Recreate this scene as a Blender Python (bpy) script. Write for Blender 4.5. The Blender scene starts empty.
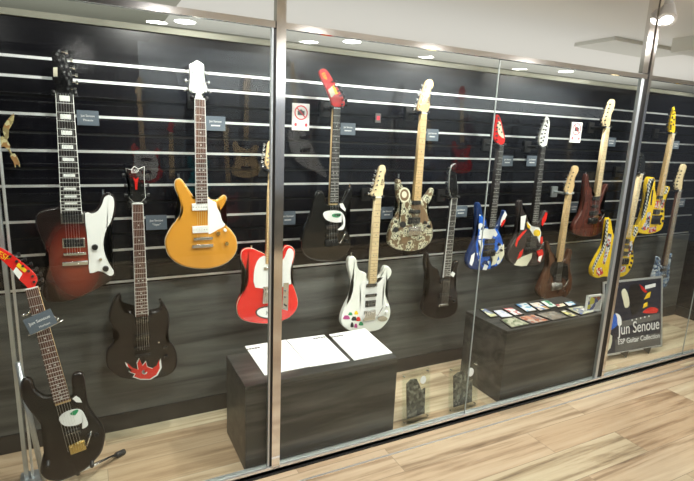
import bpy, bmesh, math, random
from mathutils import Vector, Matrix
random.seed(7)
C = bpy.context.scene.collection
S = bpy.context.scene

# ------------------------------------------------------------------ camera
EYE = Vector((0, 0, 1.55))
FPX = 502.89
def _n(v): return Vector(v).normalized()
AX = _n((994.0, -65.5, FPX)); AZ = -_n((-100.0, 2343.5, FPX)); AY = AZ.cross(AX)
cam_d = bpy.data.cameras.new('camera'); cam = bpy.data.objects.new('camera', cam_d); C.objects.link(cam)
cam_d.sensor_width = 36; cam_d.lens = FPX / 694 * 36; cam_d.clip_start = 0.02
R = Matrix((AX, AY, AZ))                       # world from (right, down, forward)
right, down, fwd = R.col[0], R.col[1], R.col[2]
M4 = Matrix(((right[0], -down[0], -fwd[0], EYE[0]), (right[1], -down[1], -fwd[1], EYE[1]),
             (right[2], -down[2], -fwd[2], EYE[2]), (0, 0, 0, 1)))
cam.matrix_world = M4
S.camera = cam

# ------------------------------------------------------------------ world, lamps, exposure
W = bpy.data.worlds.new('world'); S.world = W; W.use_nodes = True
W.node_tree.nodes['Background'].inputs[0].default_value = (0.85, 0.92, 1.0, 1)
W.node_tree.nodes['Background'].inputs[1].default_value = 0.22
S.view_settings.view_transform = 'Standard'; S.view_settings.look = 'None'
S.view_settings.gamma = 1; S.view_settings.use_curve_mapping = False
S.view_settings.exposure = 0.0

def lamp(kind, name, loc, target, energy, size=0.1, color=(1, .97, .92), angle=100, blend=.6):
    l = bpy.data.lights.new(name, kind); l.energy = energy; l.color = color
    if kind == 'AREA' and isinstance(size, tuple): l.shape = 'RECTANGLE'; l.size, l.size_y = size
    elif kind == 'AREA': l.shape = 'DISK'; l.size = size
    elif kind == 'SPOT': l.spot_size = math.radians(angle); l.spot_blend = blend; l.shadow_soft_size = size
    o = bpy.data.objects.new(name, l); C.objects.link(o); o.location = loc
    o.rotation_euler = (Vector(target) - Vector(loc)).to_track_quat('-Z', 'Y').to_euler()
    return o
CEIL = 2.42
for i, x in enumerate((-0.2, 1.0, 2.2, 3.4, 4.6)):
    lamp('SPOT', 'track_light', (x + .55, 1.15, 2.34), (x, 2.5, 1.25), 66, .03, angle=95)
for i, x in enumerate((0.2, 1.5, 2.8, 4.1)):
    lamp('SPOT', 'case_light', (x + .3, 2.16, 2.30), (x + .2, 2.3, .4), 64, .03, angle=110)
for x in (-.8, .6, 2.0, 3.4, 4.8):
    for y in (-.9, .9): lamp('AREA', 'ceiling_light', (x, y, 2.40), (x, y, 0), 9.8, .17)
lamp('AREA', 'added_uplight', (3.0, 3.95, 1.75), (3.0, 3.95, 3), 52, (9, 2.2), color=(1, 1, .97))  # unseen fill, added behind the partition to brighten the ceiling
lamp('AREA', 'added_uplight', (4.4, -1.9, 2.05), (4.4, -1.2, 3), 7, (7, .3), color=(.9, .96, 1))  # second added fill, out of view, lifting the ceiling behind the camera
for x in (0.0, 2.0, 4.2, 6.4):
    lamp('SPOT', 'opposite_light', (x, -1.0, 2.36), (x, -2.3, 1.5), 160, .04, angle=120)

# ------------------------------------------------------------------ helpers
def ray(x, y): return R @ Vector((x - 347, y - 240.5, FPX))
def onY(x, y, Y):
    r = ray(x, y); return EYE + r * (Y / r.y)
def onZ(x, y, z):
    r = ray(x, y); return EYE + r * ((z - EYE.z) / r.z)
def crop(x0, y0, s, pts): return [(x0 + a / s, y0 + b / s) for a, b in pts]

def mat(name, col, rough=.5, metal=0, coat=0, emit=None, estr=1, alpha=1, spec=.5):
    m = bpy.data.materials.new(name); m.use_nodes = True
    p = m.node_tree.nodes['Principled BSDF']
    p.inputs['Base Color'].default_value = (*col, 1); p.inputs['Roughness'].default_value = rough
    p.inputs['Metallic'].default_value = metal; p.inputs['Coat Weight'].default_value = coat
    p.inputs['Coat Roughness'].default_value = .05; p.inputs['Specular IOR Level'].default_value = spec
    if emit: p.inputs['Emission Color'].default_value = (*emit, 1); p.inputs['Emission Strength'].default_value = estr
    return m
def nodes(m): return m.node_tree.nodes, m.node_tree.links, m.node_tree.nodes['Principled BSDF']
def ramp(N, stops, interp='LINEAR'):
    r = N.new('ShaderNodeValToRGB'); e = r.color_ramp.elements; r.color_ramp.interpolation = interp
    e[0].position, e[0].color = stops[0][0], (*stops[0][1], 1); e[1].position, e[1].color = stops[-1][0], (*stops[-1][1], 1)
    for p, c in stops[1:-1]:
        q = e.new(p); q.color = (*c, 1)
    return r
def coords(N, L, scale=(1, 1, 1), rot=(0, 0, 0), out='Object'):
    t = N.new('ShaderNodeTexCoord'); mp = N.new('ShaderNodeMapping')
    mp.inputs['Scale'].default_value = scale; mp.inputs['Rotation'].default_value = rot
    L.new(t.outputs[out], mp.inputs['Vector']); return mp
def grain(name, c0, c1, rough, scale, coat=0, bump=0, rot=(0, 0, 0), mid=None, detail=8, lo=.3, hi=.7):
    m = mat(name, c0, rough, coat=coat); N, L, p = nodes(m)
    mp = coords(N, L, scale, rot); n = N.new('ShaderNodeTexNoise'); n.inputs['Scale'].default_value = 1
    n.inputs['Detail'].default_value = detail; n.inputs['Roughness'].default_value = .6; n.inputs['Distortion'].default_value = .6
    L.new(mp.outputs[0], n.inputs['Vector'])
    st = [(lo, c0), (hi, c1)] if not mid else [(lo, c0), ((lo + hi) / 2, mid), (hi, c1)]
    r = ramp(N, st); L.new(n.outputs[0], r.inputs[0]); L.new(r.outputs[0], p.inputs['Base Color'])
    return m

def plank_floor():
    m = mat('light_oak_planks', (.5, .4, .3), .3); N, L, p = nodes(m)
    mp = coords(N, L)
    b = N.new('ShaderNodeTexBrick'); b.offset = .37; b.offset_frequency = 2; b.squash = 1
    b.inputs['Scale'].default_value = 1; b.inputs['Mortar Size'].default_value = .0012; b.inputs['Mortar Smooth'].default_value = .1
    b.inputs['Brick Width'].default_value = 1.25; b.inputs['Row Height'].default_value = .19; b.inputs['Bias'].default_value = 0
    b.inputs['Color1'].default_value = (0, 0, 0, 1); b.inputs['Color2'].default_value = (1, 1, 1, 1); b.inputs['Mortar'].default_value = (.5, .5, .5, 1)
    L.new(mp.outputs[0], b.inputs['Vector'])
    # grain, shifted per plank
    sh = N.new('ShaderNodeVectorMath'); sh.operation = 'MULTIPLY_ADD'; sh.inputs[1].default_value = (13, 7, 5)
    L.new(b.outputs['Color'], sh.inputs[0]); L.new(mp.outputs[0], sh.inputs[2])
    sc = N.new('ShaderNodeVectorMath'); sc.operation = 'MULTIPLY'; sc.inputs[1].default_value = (1.0, 17, 1); L.new(sh.outputs[0], sc.inputs[0])
    n = N.new('ShaderNodeTexNoise'); n.inputs['Scale'].default_value = 1.0; n.inputs['Detail'].default_value = 9
    n.inputs['Roughness'].default_value = .60; n.inputs['Distortion'].default_value = .35; L.new(sc.outputs[0], n.inputs['Vector'])
    r = ramp(N, [(.29, (.17, .125, .085)), (.40, (.40, .31, .215)), (.51, (.60, .50, .37)), (.75, (.71, .64, .50))])
    L.new(n.outputs[0], r.inputs[0])
    tone = ramp(N, [(0, (.84, .72, .60)), (.5, (1, .93, .84)), (1, (.98, 1.0, .90))]); L.new(b.outputs['Color'], tone.inputs[0])
    mx = N.new('ShaderNodeMix'); mx.data_type = 'RGBA'; mx.blend_type = 'MULTIPLY'; mx.inputs['Factor'].default_value = 1
    L.new(r.outputs[0], mx.inputs[6]); L.new(tone.outputs[0], mx.inputs[7])
    m2 = N.new('ShaderNodeMix'); m2.data_type = 'RGBA'; m2.inputs[7].default_value = (.30, .235, .16, 1)
    L.new(b.outputs['Fac'], m2.inputs['Factor']); L.new(mx.outputs[2], m2.inputs[6]); L.new(m2.outputs[2], p.inputs['Base Color'])
    # occasional dark knots
    return m

def glass_mat():
    m = bpy.data.materials.new('display_glass'); m.use_nodes = True; N = m.node_tree.nodes; L = m.node_tree.links
    N.clear(); o = N.new('ShaderNodeOutputMaterial'); mx = N.new('ShaderNodeMixShader')
    t = N.new('ShaderNodeBsdfTransparent'); t.inputs[0].default_value = (.965, .985, .97, 1)
    g = N.new('ShaderNodeBsdfGlossy'); g.inputs['Roughness'].default_value = 0
    lw = N.new('ShaderNodeLayerWeight'); lw.inputs['Blend'].default_value = .5
    pw = N.new('ShaderNodeMath'); pw.operation = 'POWER'; pw.inputs[1].default_value = 5; L.new(lw.outputs['Facing'], pw.inputs[0])
    ma = N.new('ShaderNodeMath'); ma.operation = 'MULTIPLY_ADD'; ma.inputs[1].default_value = .95; ma.inputs[2].default_value = .027
    L.new(pw.outputs[0], ma.inputs[0]); L.new(ma.outputs[0], mx.inputs[0]); L.new(t.outputs[0], mx.inputs[1]); L.new(g.outputs[0], mx.inputs[2])
    L.new(mx.outputs[0], o.inputs[0]); return m

GL = glass_mat()
MT = dict(
    floor=plank_floor(),
    slat=mat('black_slat_panel', (.004, .004, .006), .2, spec=.32),
    cornice=mat('cornice_paint', (.27, .27, .22), .8), dimrail=mat('dimmed_rail', (.16, .17, .18), .5),  # rail metal darkened so the mirrored rails look dim
    slatgrey=mat('blue_grey_slat_panel', (.16, .19, .23), .3),
    groove=mat('dark_groove', (.004, .004, .004), .6),
    alu=mat('satin_aluminium', (.86, .88, .88), .38, .85),
    steel=mat('polished_steel', (.74, .72, .70), .10, 1),
    darkwood=grain('dark_wood_panel', (.024, .026, .025), (.15, .152, .14), .42, (1.1, 9, 14), lo=.32, hi=.72),
    tablewood=grain('black_brown_wood', (.010, .011, .011), (.090, .088, .080), .40, (1.2, 11, 16), lo=.38, hi=.72),
    baseb=mat('dark_baseboard', (.022, .019, .018), .4),
    cream=mat('cream_paint', (.62, .61, .54), .7), white=mat('white_ceiling', (.80, .79, .74), .8),
    greyc=mat('grey_ceiling', (.33, .33, .27), .8), darkc=mat('dark_ceiling', (.03, .03, .03), .7),
    blk=mat('black_gloss', (.006, .006, .006), .15, coat=.6), bmat=mat('black_satin', (.012, .012, .012), .4),
    chrome=mat('chrome', (.85, .85, .85), .14, 1), gold=mat('brass', (.8, .6, .25), .25, 1),
    wht=mat('white_plastic', (.85, .86, .84), .3, coat=.3), rose=grain('rosewood', (.06, .025, .018), (.16, .07, .045), .5, (60, 60, 8)),
    ebony=mat('ebony', (.018, .014, .013), .4), maple=grain('maple', (.72, .50, .24), (.86, .64, .34), .3, (50, 50, 6), coat=.3),
    palemaple=grain('pale_maple', (.78, .62, .36), (.90, .74, .46), .3, (50, 50, 6), coat=.3),
    string=mat('string_steel', (.75, .75, .72), .3, 1), fret=mat('fret_metal', (.85, .85, .82), .35, .5),
    fret_d=mat('fret_dark', (.45, .28, .12), .4), pearl=mat('pearl', (.85, .87, .85), .2), dot=mat('black_dot', (.02, .02, .02), .4),
    red=mat('red_gloss', (.72, .02, .015), .2, coat=.8), yel=mat('yellow_gloss', (.90, .60, .02), .22, coat=.6),
    blue=mat('blue_gloss', (.02, .13, .62), .2, coat=.6), dblue=mat('navy_gloss', (.012, .035, .13), .2, coat=.6),
    grn=mat('green_paint', (.02, .28, .11), .3), char=mat('charcoal_gloss', (.035, .028, .028), .22, coat=.6),
    cream2=mat('cream_art', (.75, .72, .55), .3), mag=mat('magenta_art', (.45, .05, .22), .4), paper=mat('white_paper', (.90, .90, .90), .6),
    card=mat('grey_blue_card', (.10, .125, .155), .35), ink=mat('white_ink', (.8, .8, .8), .5), bink=mat('black_ink', (.02, .02, .02), .5),
    rink=mat('red_ink', (.75, .06, .09), .5), gink=mat('grey_ink', (.12, .12, .12), .5), spot=mat('white_enamel', (.8, .8, .8), .35),
    lens=mat('lit_lens', (1, 1, 1), .3, emit=(1, .98, .95), estr=12), bluegrey=mat('blue_grey_gloss', (.14, .18, .26), .25, coat=.5),
    brownred=grain('walnut_red', (.050, .012, .008), (.12, .03, .018), .25, (20, 20, 5), coat=.7),
    umber=grain('umber_wood', (.045, .017, .010), (.11, .045, .022), .25, (20, 20, 5), coat=.7),
    sbrown=grain('smoke_brown', (.004, .003, .003), (.013, .008, .007), .3, (9, 9, 3), coat=.25, detail=2),
    goldtop=mat('gold_top', (.74, .33, .035), .28, .25, coat=.7), whiteg=mat('white_gloss', (.84, .86, .80), .25, coat=.25),
    olive=mat('brown_floral_base', (.19, .12, .065), .35, coat=.5), teal=mat('teal_gloss', (.02, .25, .30), .3),
    oppwall=mat('pale_blue_wall', (.74, .84, .92), .8), silicone=mat('clear_joint', (.35, .39, .38), .4),
    bluemetal=mat('blue_grey_metal', (.58, .62, .64), .35, .8), rubber=mat('rubber', (.03, .03, .03), .7),
)
# sunburst body paint: wine red centre to black rim
def sunburst():
    m = mat('dark_sunburst', (.1, 0, 0), .2, coat=.8); N, L, p = nodes(m)
    mp = coords(N, L, (1, 1, .62)); d = N.new('ShaderNodeVectorMath'); d.operation = 'DISTANCE'; d.inputs[1].default_value = (.0, 0, -.02)
    L.new(mp.outputs[0], d.inputs[0])
    r = ramp(N, [(.03, (.22, .028, .010)), (.08, (.12, .012, .006)), (.125, (.008, .003, .003))]); L.new(d.outputs['Value'], r.inputs[0])
    L.new(r.outputs[0], p.inputs['Base Color']); return m
MT['burst'] = sunburst()
def floral():
    m = mat('cream_floral_print', (.2, .13, .07), .3, coat=.5); N, L, p = nodes(m)
    mp = coords(N, L); v = N.new('ShaderNodeTexVoronoi'); v.inputs['Scale'].default_value = 22; v.feature = 'F1'
    n = N.new('ShaderNodeTexNoise'); n.inputs['Scale'].default_value = 40; n.inputs['Detail'].default_value = 2
    ad = N.new('ShaderNodeMix'); ad.data_type = 'RGBA'; ad.inputs['Factor'].default_value = .05
    L.new(mp.outputs[0], n.inputs['Vector']); L.new(mp.outputs[0], ad.inputs[6]); L.new(n.outputs['Color'], ad.inputs[7])
    L.new(ad.outputs[2], v.inputs['Vector'])
    r = ramp(N, [(0, (.02, .02, .02)), (.15, (.58, .56, .42)), (.31, (.05, .045, .03)), (.41, (.55, .53, .38)), (.56, (.15, .10, .055))], 'CONSTANT')
    L.new(v.outputs['Distance'], r.inputs[0])
    L.new(r.outputs[0], p.inputs['Base Color']); return m
MT['floral'] = floral()
def speckle(name, cols, scale, seedoff=0):
    m = mat(name, cols[0], .25, coat=.5); N, L, p = nodes(m)
    mp = coords(N, L); mp.inputs['Location'].default_value = (seedoff, seedoff, 0)
    v = N.new('ShaderNodeTexVoronoi'); v.inputs['Scale'].default_value = scale; L.new(mp.outputs[0], v.inputs['Vector'])
    s = N.new('ShaderNodeSeparateColor'); L.new(v.outputs['Color'], s.inputs[0])
    r = ramp(N, [(i / len(cols), c) for i, c in enumerate(cols)], 'CONSTANT'); L.new(s.outputs[0], r.inputs[0])
    L.new(r.outputs[0], p.inputs['Base Color']); return m
MT['mottle'] = speckle('blue_grey_mottle', [(.10, .16, .28), (.35, .42, .5), (.05, .08, .14), (.2, .28, .4), (.55, .6, .62)], 60)
def checker():
    m = mat('black_white_check', (1, 1, 1), .3); N, L, p = nodes(m)
    mp = coords(N, L, rot=(0, .3, 0)); c = N.new('ShaderNodeTexChecker'); c.inputs['Scale'].default_value = 62
    c.inputs['Color1'].default_value = (.75, .75, .68, 1); c.inputs['Color2'].default_value = (.01, .01, .01, 1)
    L.new(mp.outputs[0], c.inputs['Vector']); L.new(c.outputs[0], p.inputs['Base Color']); return m
MT['check'] = checker()
MT['bluemix'] = speckle('blue_splash_paint', [(.02, .13, .62), (.03, .18, .70), (.02, .10, .50), (.75, .78, .80), (.02, .13, .62), (.012, .035, .13)], 34)
MT['stickermix'] = speckle('printed_sticker', [(.75, .75, .72), (.05, .05, .06), (.3, .33, .4), (.6, .08, .06), (.55, .57, .6)], 70)
MT['sticker2'] = speckle('red_white_sticker', [(.65, .05, .05), (.8, .78, .75), (.65, .05, .05), (.7, .5, .45)], 80)

def mkobj(name, bm, m, parent=None, smooth=False):
    me = bpy.data.meshes.new(name); bmesh.ops.recalc_face_normals(bm, faces=bm.faces); bm.to_mesh(me); bm.free()
    for mm in (m if isinstance(m, (list, tuple)) else [m]): me.materials.append(mm)
    if smooth:
        for f in me.polygons: f.use_smooth = True
    o = bpy.data.objects.new(name, me); C.objects.link(o)
    if parent: o.parent = parent
    return o
def tag(o, label, cat, group=None):
    o['label'] = label; o['category'] = cat
    if group: o['group'] = group
    return o
def thing(name, label, cat, loc=(0, 0, 0), rot=(0, 0, 0), group=None):
    o = bpy.data.objects.new(name, None); C.objects.link(o); o.empty_display_size = .05
    o.location = loc; o.rotation_euler = rot; return tag(o, label, cat, group)
def abox(bm, lo, hi, bev=0):
    v = [bm.verts.new((x, y, z)) for x in (lo[0], hi[0]) for y in (lo[1], hi[1]) for z in (lo[2], hi[2])]
    fs = [bm.faces.new([v[i] for i in q]) for q in ((0, 1, 3, 2), (4, 6, 7, 5), (0, 4, 5, 1), (2, 3, 7, 6), (0, 2, 6, 4), (1, 5, 7, 3))]
    if bev:
        es = list({e for f in fs for e in f.edges}); bmesh.ops.bevel(bm, geom=es, offset=bev, segments=2, affect='EDGES')
    return bm
def box(name, lo, hi, m, parent=None, bev=0): return mkobj(name, abox(bmesh.new(), lo, hi, bev), m, parent)
def struct(o): o['kind'] = 'structure'; return o
def tube(bm, a, b, r, n=10, r2=None):
    a, b = Vector(a), Vector(b); d = (b - a); L = d.length; q = d.to_track_quat('Z', 'Y').to_matrix().to_4x4(); q.translation = (a + b) / 2
    bmesh.ops.create_cone(bm, cap_ends=True, segments=n, radius1=r, radius2=r if r2 is None else r2, depth=L, matrix=q); return bm
def path(bm, pts, r, n=8):
    for a, b in zip(pts, pts[1:]): tube(bm, a, b, r, n)
    for p in pts[1:-1]: bmesh.ops.create_uvsphere(bm, u_segments=n, v_segments=6, radius=r, matrix=Matrix.Translation(p))
    return bm
def smooth_poly(pts, k=4):
    n = len(pts); out = []
    for i in range(n):
        p0, p1, p2, p3 = [Vector(pts[j % n]) for j in (i - 1, i, i + 1, i + 2)]
        for s in range(k):
            t = s / k; out.append(.5 * ((2 * p1) + (p2 - p0) * t + (2 * p0 - 5 * p1 + 4 * p2 - p3) * t * t + (3 * p1 - p0 - 3 * p2 + p3) * t ** 3))
    return out
def area(p): return sum(p[i][0] * p[(i + 1) % len(p)][1] - p[(i + 1) % len(p)][0] * p[i][1] for i in range(len(p))) / 2
def offset(p, d):                               # shrink a ccw polygon by d
    n = len(p); out = []
    for i in range(n):
        a, b = Vector(p[i - 1]), Vector(p[(i + 1) % n]); t = (b - a)
        t = t.normalized() if t.length > 1e-9 else Vector((1, 0)); out.append(Vector(p[i]) + Vector((-t.y, t.x)) * d)
    return out
def plate(bm, poly, y0, y1, r=.0, k=0, seg=3):
    """poly in (x, z); slab from y0 (front) to y1 (back) with rounded rims"""
    p = [Vector(q) for q in poly]
    if area(p) < 0: p.reverse()
    if k: p = smooth_poly(p, k)
    rings = []
    if r:
        for i in range(seg + 1):
            a = math.pi / 2 * i / seg; rings.append((r * (1 - math.sin(a)), y0 + r * (1 - math.cos(a))))
        for i in range(seg, -1, -1):
            a = math.pi / 2 * i / seg; rings.append((r * (1 - math.sin(a)), y1 - r * (1 - math.cos(a))))
    else: rings = [(0, y0), (0, y1)]
    vs = []
    for d, y in rings:
        q = offset(p, d) if d else p
        vs.append([bm.verts.new((v[0], y, v[1])) for v in q])
    n = len(p)
    for A, B in zip(vs, vs[1:]):
        for i in range(n):
            j = (i + 1) % n; f = bm.faces.new((A[i], A[j], B[j], B[i])); f.smooth = bool(r)
    caps = [bm.faces.new(vs[0][::-1]), bm.faces.new(vs[-1])]
    bmesh.ops.triangulate(bm, faces=caps)
    return bm
def text_mesh(name, s, size, m, parent, mat4, align='CENTER', ext=.0005, sx=1, shear=0):
    cu = bpy.data.curves.new(name, 'FONT'); cu.body = s; cu.size = size; cu.align_x = align; cu.align_y = 'CENTER'; cu.extrude = ext; cu.shear = shear
    t = bpy.data.objects.new(name + '_tmp', cu); C.objects.link(t); bpy.context.view_layer.update()
    me = bpy.data.meshes.new_from_object(t.evaluated_get(bpy.context.evaluated_depsgraph_get()))
    bpy.data.objects.remove(t); bpy.data.curves.remove(cu)
    me.name = name; me.transform(mat4 @ Matrix.Diagonal((sx, 1, 1, 1))); me.materials.clear(); me.materials.append(m)
    o = bpy.data.objects.new(name, me); C.objects.link(o)
    if parent: o.parent = parent
    return o
def face_text(x, y, z, ang=0):                # text lying in the x-z plane, read from -y
    return Matrix.Translation((x, y, z)) @ Matrix.Rotation(ang, 4, 'Y') @ Matrix.Rotation(math.pi / 2, 4, 'X')

# ------------------------------------------------------------------ the setting
WY = 2.60; GY = 1.97; XR = 4.87
struct(box('floor', (-3, -2.4, -.08), (9, 7, 0), MT['floor']))
# ceiling: grey field with a lighter raised field to the right
struct(box('ceiling', (-3, 1.98, CEIL), (.66, 7, CEIL + .1), MT['greyc']))
struct(box('ceiling', (-3, -2.4, CEIL), (.66, 1.98, CEIL + .1), MT['darkc']))  # unseen section, coloured dark to keep the left reflections black
struct(box('ceiling', (.66, -2.4, CEIL), (9, 5.05, CEIL + .1), MT['white']))
struct(box('ceiling', (.66, 5.05, CEIL), (9, 7, CEIL + .1), MT['greyc']))
struct(box('trim_1', (-3, 3.2, CEIL - .012), (-.55, 6.9, CEIL - .002), MT['darkc']))
struct(box('trim_2', (4.35, .5, CEIL - .11), (9, 2.72, CEIL - .001), MT['cream']))      # dropped ceiling box on the right
struct(box('trim_3', (3.95, 2.95, CEIL - .03), (5.0, 3.35, CEIL - .001), MT['cream']))
# slat wall
def slatwall(name, X0, X1, Y, s, top=1.965, m='slat', rail='alu'):
    bm = bmesh.new(); gv = [1.805, 1.725, 1.648, 1.572, 1.494, 1.417, 1.339, 1.262, 1.182, 1.103, 1.026, .95, .87, .79]
    edges = [top] + gv + [.77]
    for a, b in zip(edges, edges[1:]):
        abox(bm, (X0, min(Y, Y + s * .02), b + .006), (X1, max(Y, Y + s * .02), a - .006))
    o = struct(mkobj(name, bm, MT[m]))
    struct(box(name, (X0, min(Y + s * .012, Y + s * .05), .77), (X1, max(Y + s * .012, Y + s * .05), top), MT['groove']))
    bm = bmesh.new()
    for i, z in enumerate(gv):
        if i in (0, 1, 3, 5, 7, 9, 11, 13):
            abox(bm, (X0, min(Y - s * .001, Y + s * .011), z - .006), (X1, max(Y - s * .001, Y + s * .011), z + .006))
    struct(mkobj('trim_slat_rails', bm, MT[rail]))
slatwall('wall_back', -1.6, XR, WY, 1)
struct(box('wall_back_lower', (-1.6, WY - .012, .09), (XR, WY + .05, .775), MT['darkwood']))
struct(box('baseboard_back', (-1.6, WY - .020, 0), (XR, WY + .05, .092), MT['baseb']))
struct(box('trim_4', (-1.6, WY - .015, 1.962), (XR, WY + .12, 1.988), MT['cornice']))
struct(box('wall_case_right', (XR, GY + .03, 0), (XR + .06, WY + .05, 1.962), MT['slat']))
struct(box('baseboard_right', (XR - .012, GY + .03, 0), (XR, WY, .09), MT['baseb']))
# opposite wall, seen only mirrored in the glass
slatwall('wall_opposite', -2.9, .55, -2.2, -1, top=1.98, rail='dimrail')
slatwall('wall_opposite', .56, 8.9, -2.2, -1, top=1.98, m='slatgrey', rail='dimrail')
struct(box('wall_opposite_lower', (-2.9, -2.25, 0), (8.9, -2.19, .775), MT['darkwood']))
struct(box('wall_opposite_upper', (.555, -2.3, 1.98), (8.9, -2.2, CEIL), MT['oppwall']))
struct(box('wall_opposite_dark', (-2.9, -2.3, 1.98), (.555, -2.2, CEIL), MT['slat']))
# glass front
panes = [(-.39, .662), (.700, 1.817), (1.823, 2.905), (2.985, 3.902), (3.910, XR)]
for i, (a, b) in enumerate(panes):
    struct(box('window_%d' % (i + 1), (a, GY - .004, .02), (b, GY + .004, 1.93), GL))
struct(box('trim_5', (-1.2, GY - .014, 1.930), (XR, GY + .012, 1.954), MT['steel']))
bm = bmesh.new(); abox(bm, (-1.2, GY - .022, 0), (XR, GY - .012, .032)); abox(bm, (-1.2, GY + .006, 0), (XR, GY + .014, .032)); abox(bm, (-1.2, GY - .022, 0), (XR, GY + .014, .02))
struct(mkobj('trim_6', bm, MT['alu']))
struct(box('trim_7', (-1.2, GY - .036, 0), (XR, GY - .024, .006), MT['bmat']))
struct(box('trim_8', (-1.2, 1.842, 0), (XR, 1.850, .003), MT['alu']))
def post(x0, n):
    t = bpy.data.objects.new('trim_%d' % n, None); C.objects.link(t); t['kind'] = 'structure'; t.location = (x0, GY, 0)
    box('steel_post', (.004, -.022, 0), (.042, .014, CEIL), MT['steel'], t)
    box('seal', (-.003, -.006, .02), (.004, .006, 1.93), MT['bmat'], t)
    box('edge_profile', (-.011, -.008, .02), (-.003, .008, 1.93), MT['bluemetal'], t)
post(.668, 9); 
t2 = bpy.data.objects.new('trim_10', None); C.objects.link(t2); t2['kind'] = 'structure'; t2.location = (2.91, GY, 0)
box('edge_profile', (-.002, -.010, .02), (.023, .010, 1.93), MT['bluemetal'], t2)
box('seal', (.023, -.008, .02), (.052, .008, 1.93), MT['bmat'], t2)  # wide black seal, painting in the dark mirrored by the post's side
box('steel_post', (.050, -.020, 0), (.074, .014, CEIL), MT['steel'], t2)
box('head_profile', (-.01, -.012, 1.962), (.046, .012, CEIL), MT['steel'], t2)
for x in (1.82, 3.906): struct(box('trim_11', (x - .002, GY - .003, .02), (x + .002, GY + .003, 1.93), MT['silicone']))

# ceiling downlights and the track spot
for i, (px, py) in enumerate([(185, 21), (352, 41), (566, 71)]):
    p = onZ(px, py, CEIL); t = thing('downlight', ['round white ceiling downlight above the gold guitar', 'round ceiling downlight above the red curved headstock', 'round ceiling downlight left of the right post'][i], 'light', (p.x, p.y, CEIL), group='round ceiling downlights')
    bm = bmesh.new(); tube(bm, (0, 0, -.006), (0, 0, .0), .095, 28); mkobj('trim_ring', bm, MT['spot'], t)
    bm = bmesh.new(); tube(bm, (0, 0, -.009), (0, 0, -.0055), .085, 28); mkobj('diffuser', bm, MT['lens'], t)
p = onZ(668, 2, CEIL - .06)
t = thing('spotlight', 'white track spotlight hanging at top right beside the post', 'light', (p.x, p.y, CEIL))
bm = bmesh.new(); tube(bm, (0, 0, 0), (0, 0, -.03), .03, 20); mkobj('mount', bm, MT['spot'], t)
bm = bmesh.new(); tube(bm, (0, 0, -.03), (0, 0, -.10), .026, 20); mkobj('stem', bm, MT['spot'], t, True)
bm = bmesh.new(); tube(bm, (.02, .012, -.075), (-.03, -.03, -.165), .036, 24, .052); mkobj('head', bm, MT['spot'], t)
bm = bmesh.new(); tube(bm, (-.0300, -.030, -.165), (-.0312, -.031, -.167), .030, 24); mkobj('lamp', bm, MT['lens'], t)

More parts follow.
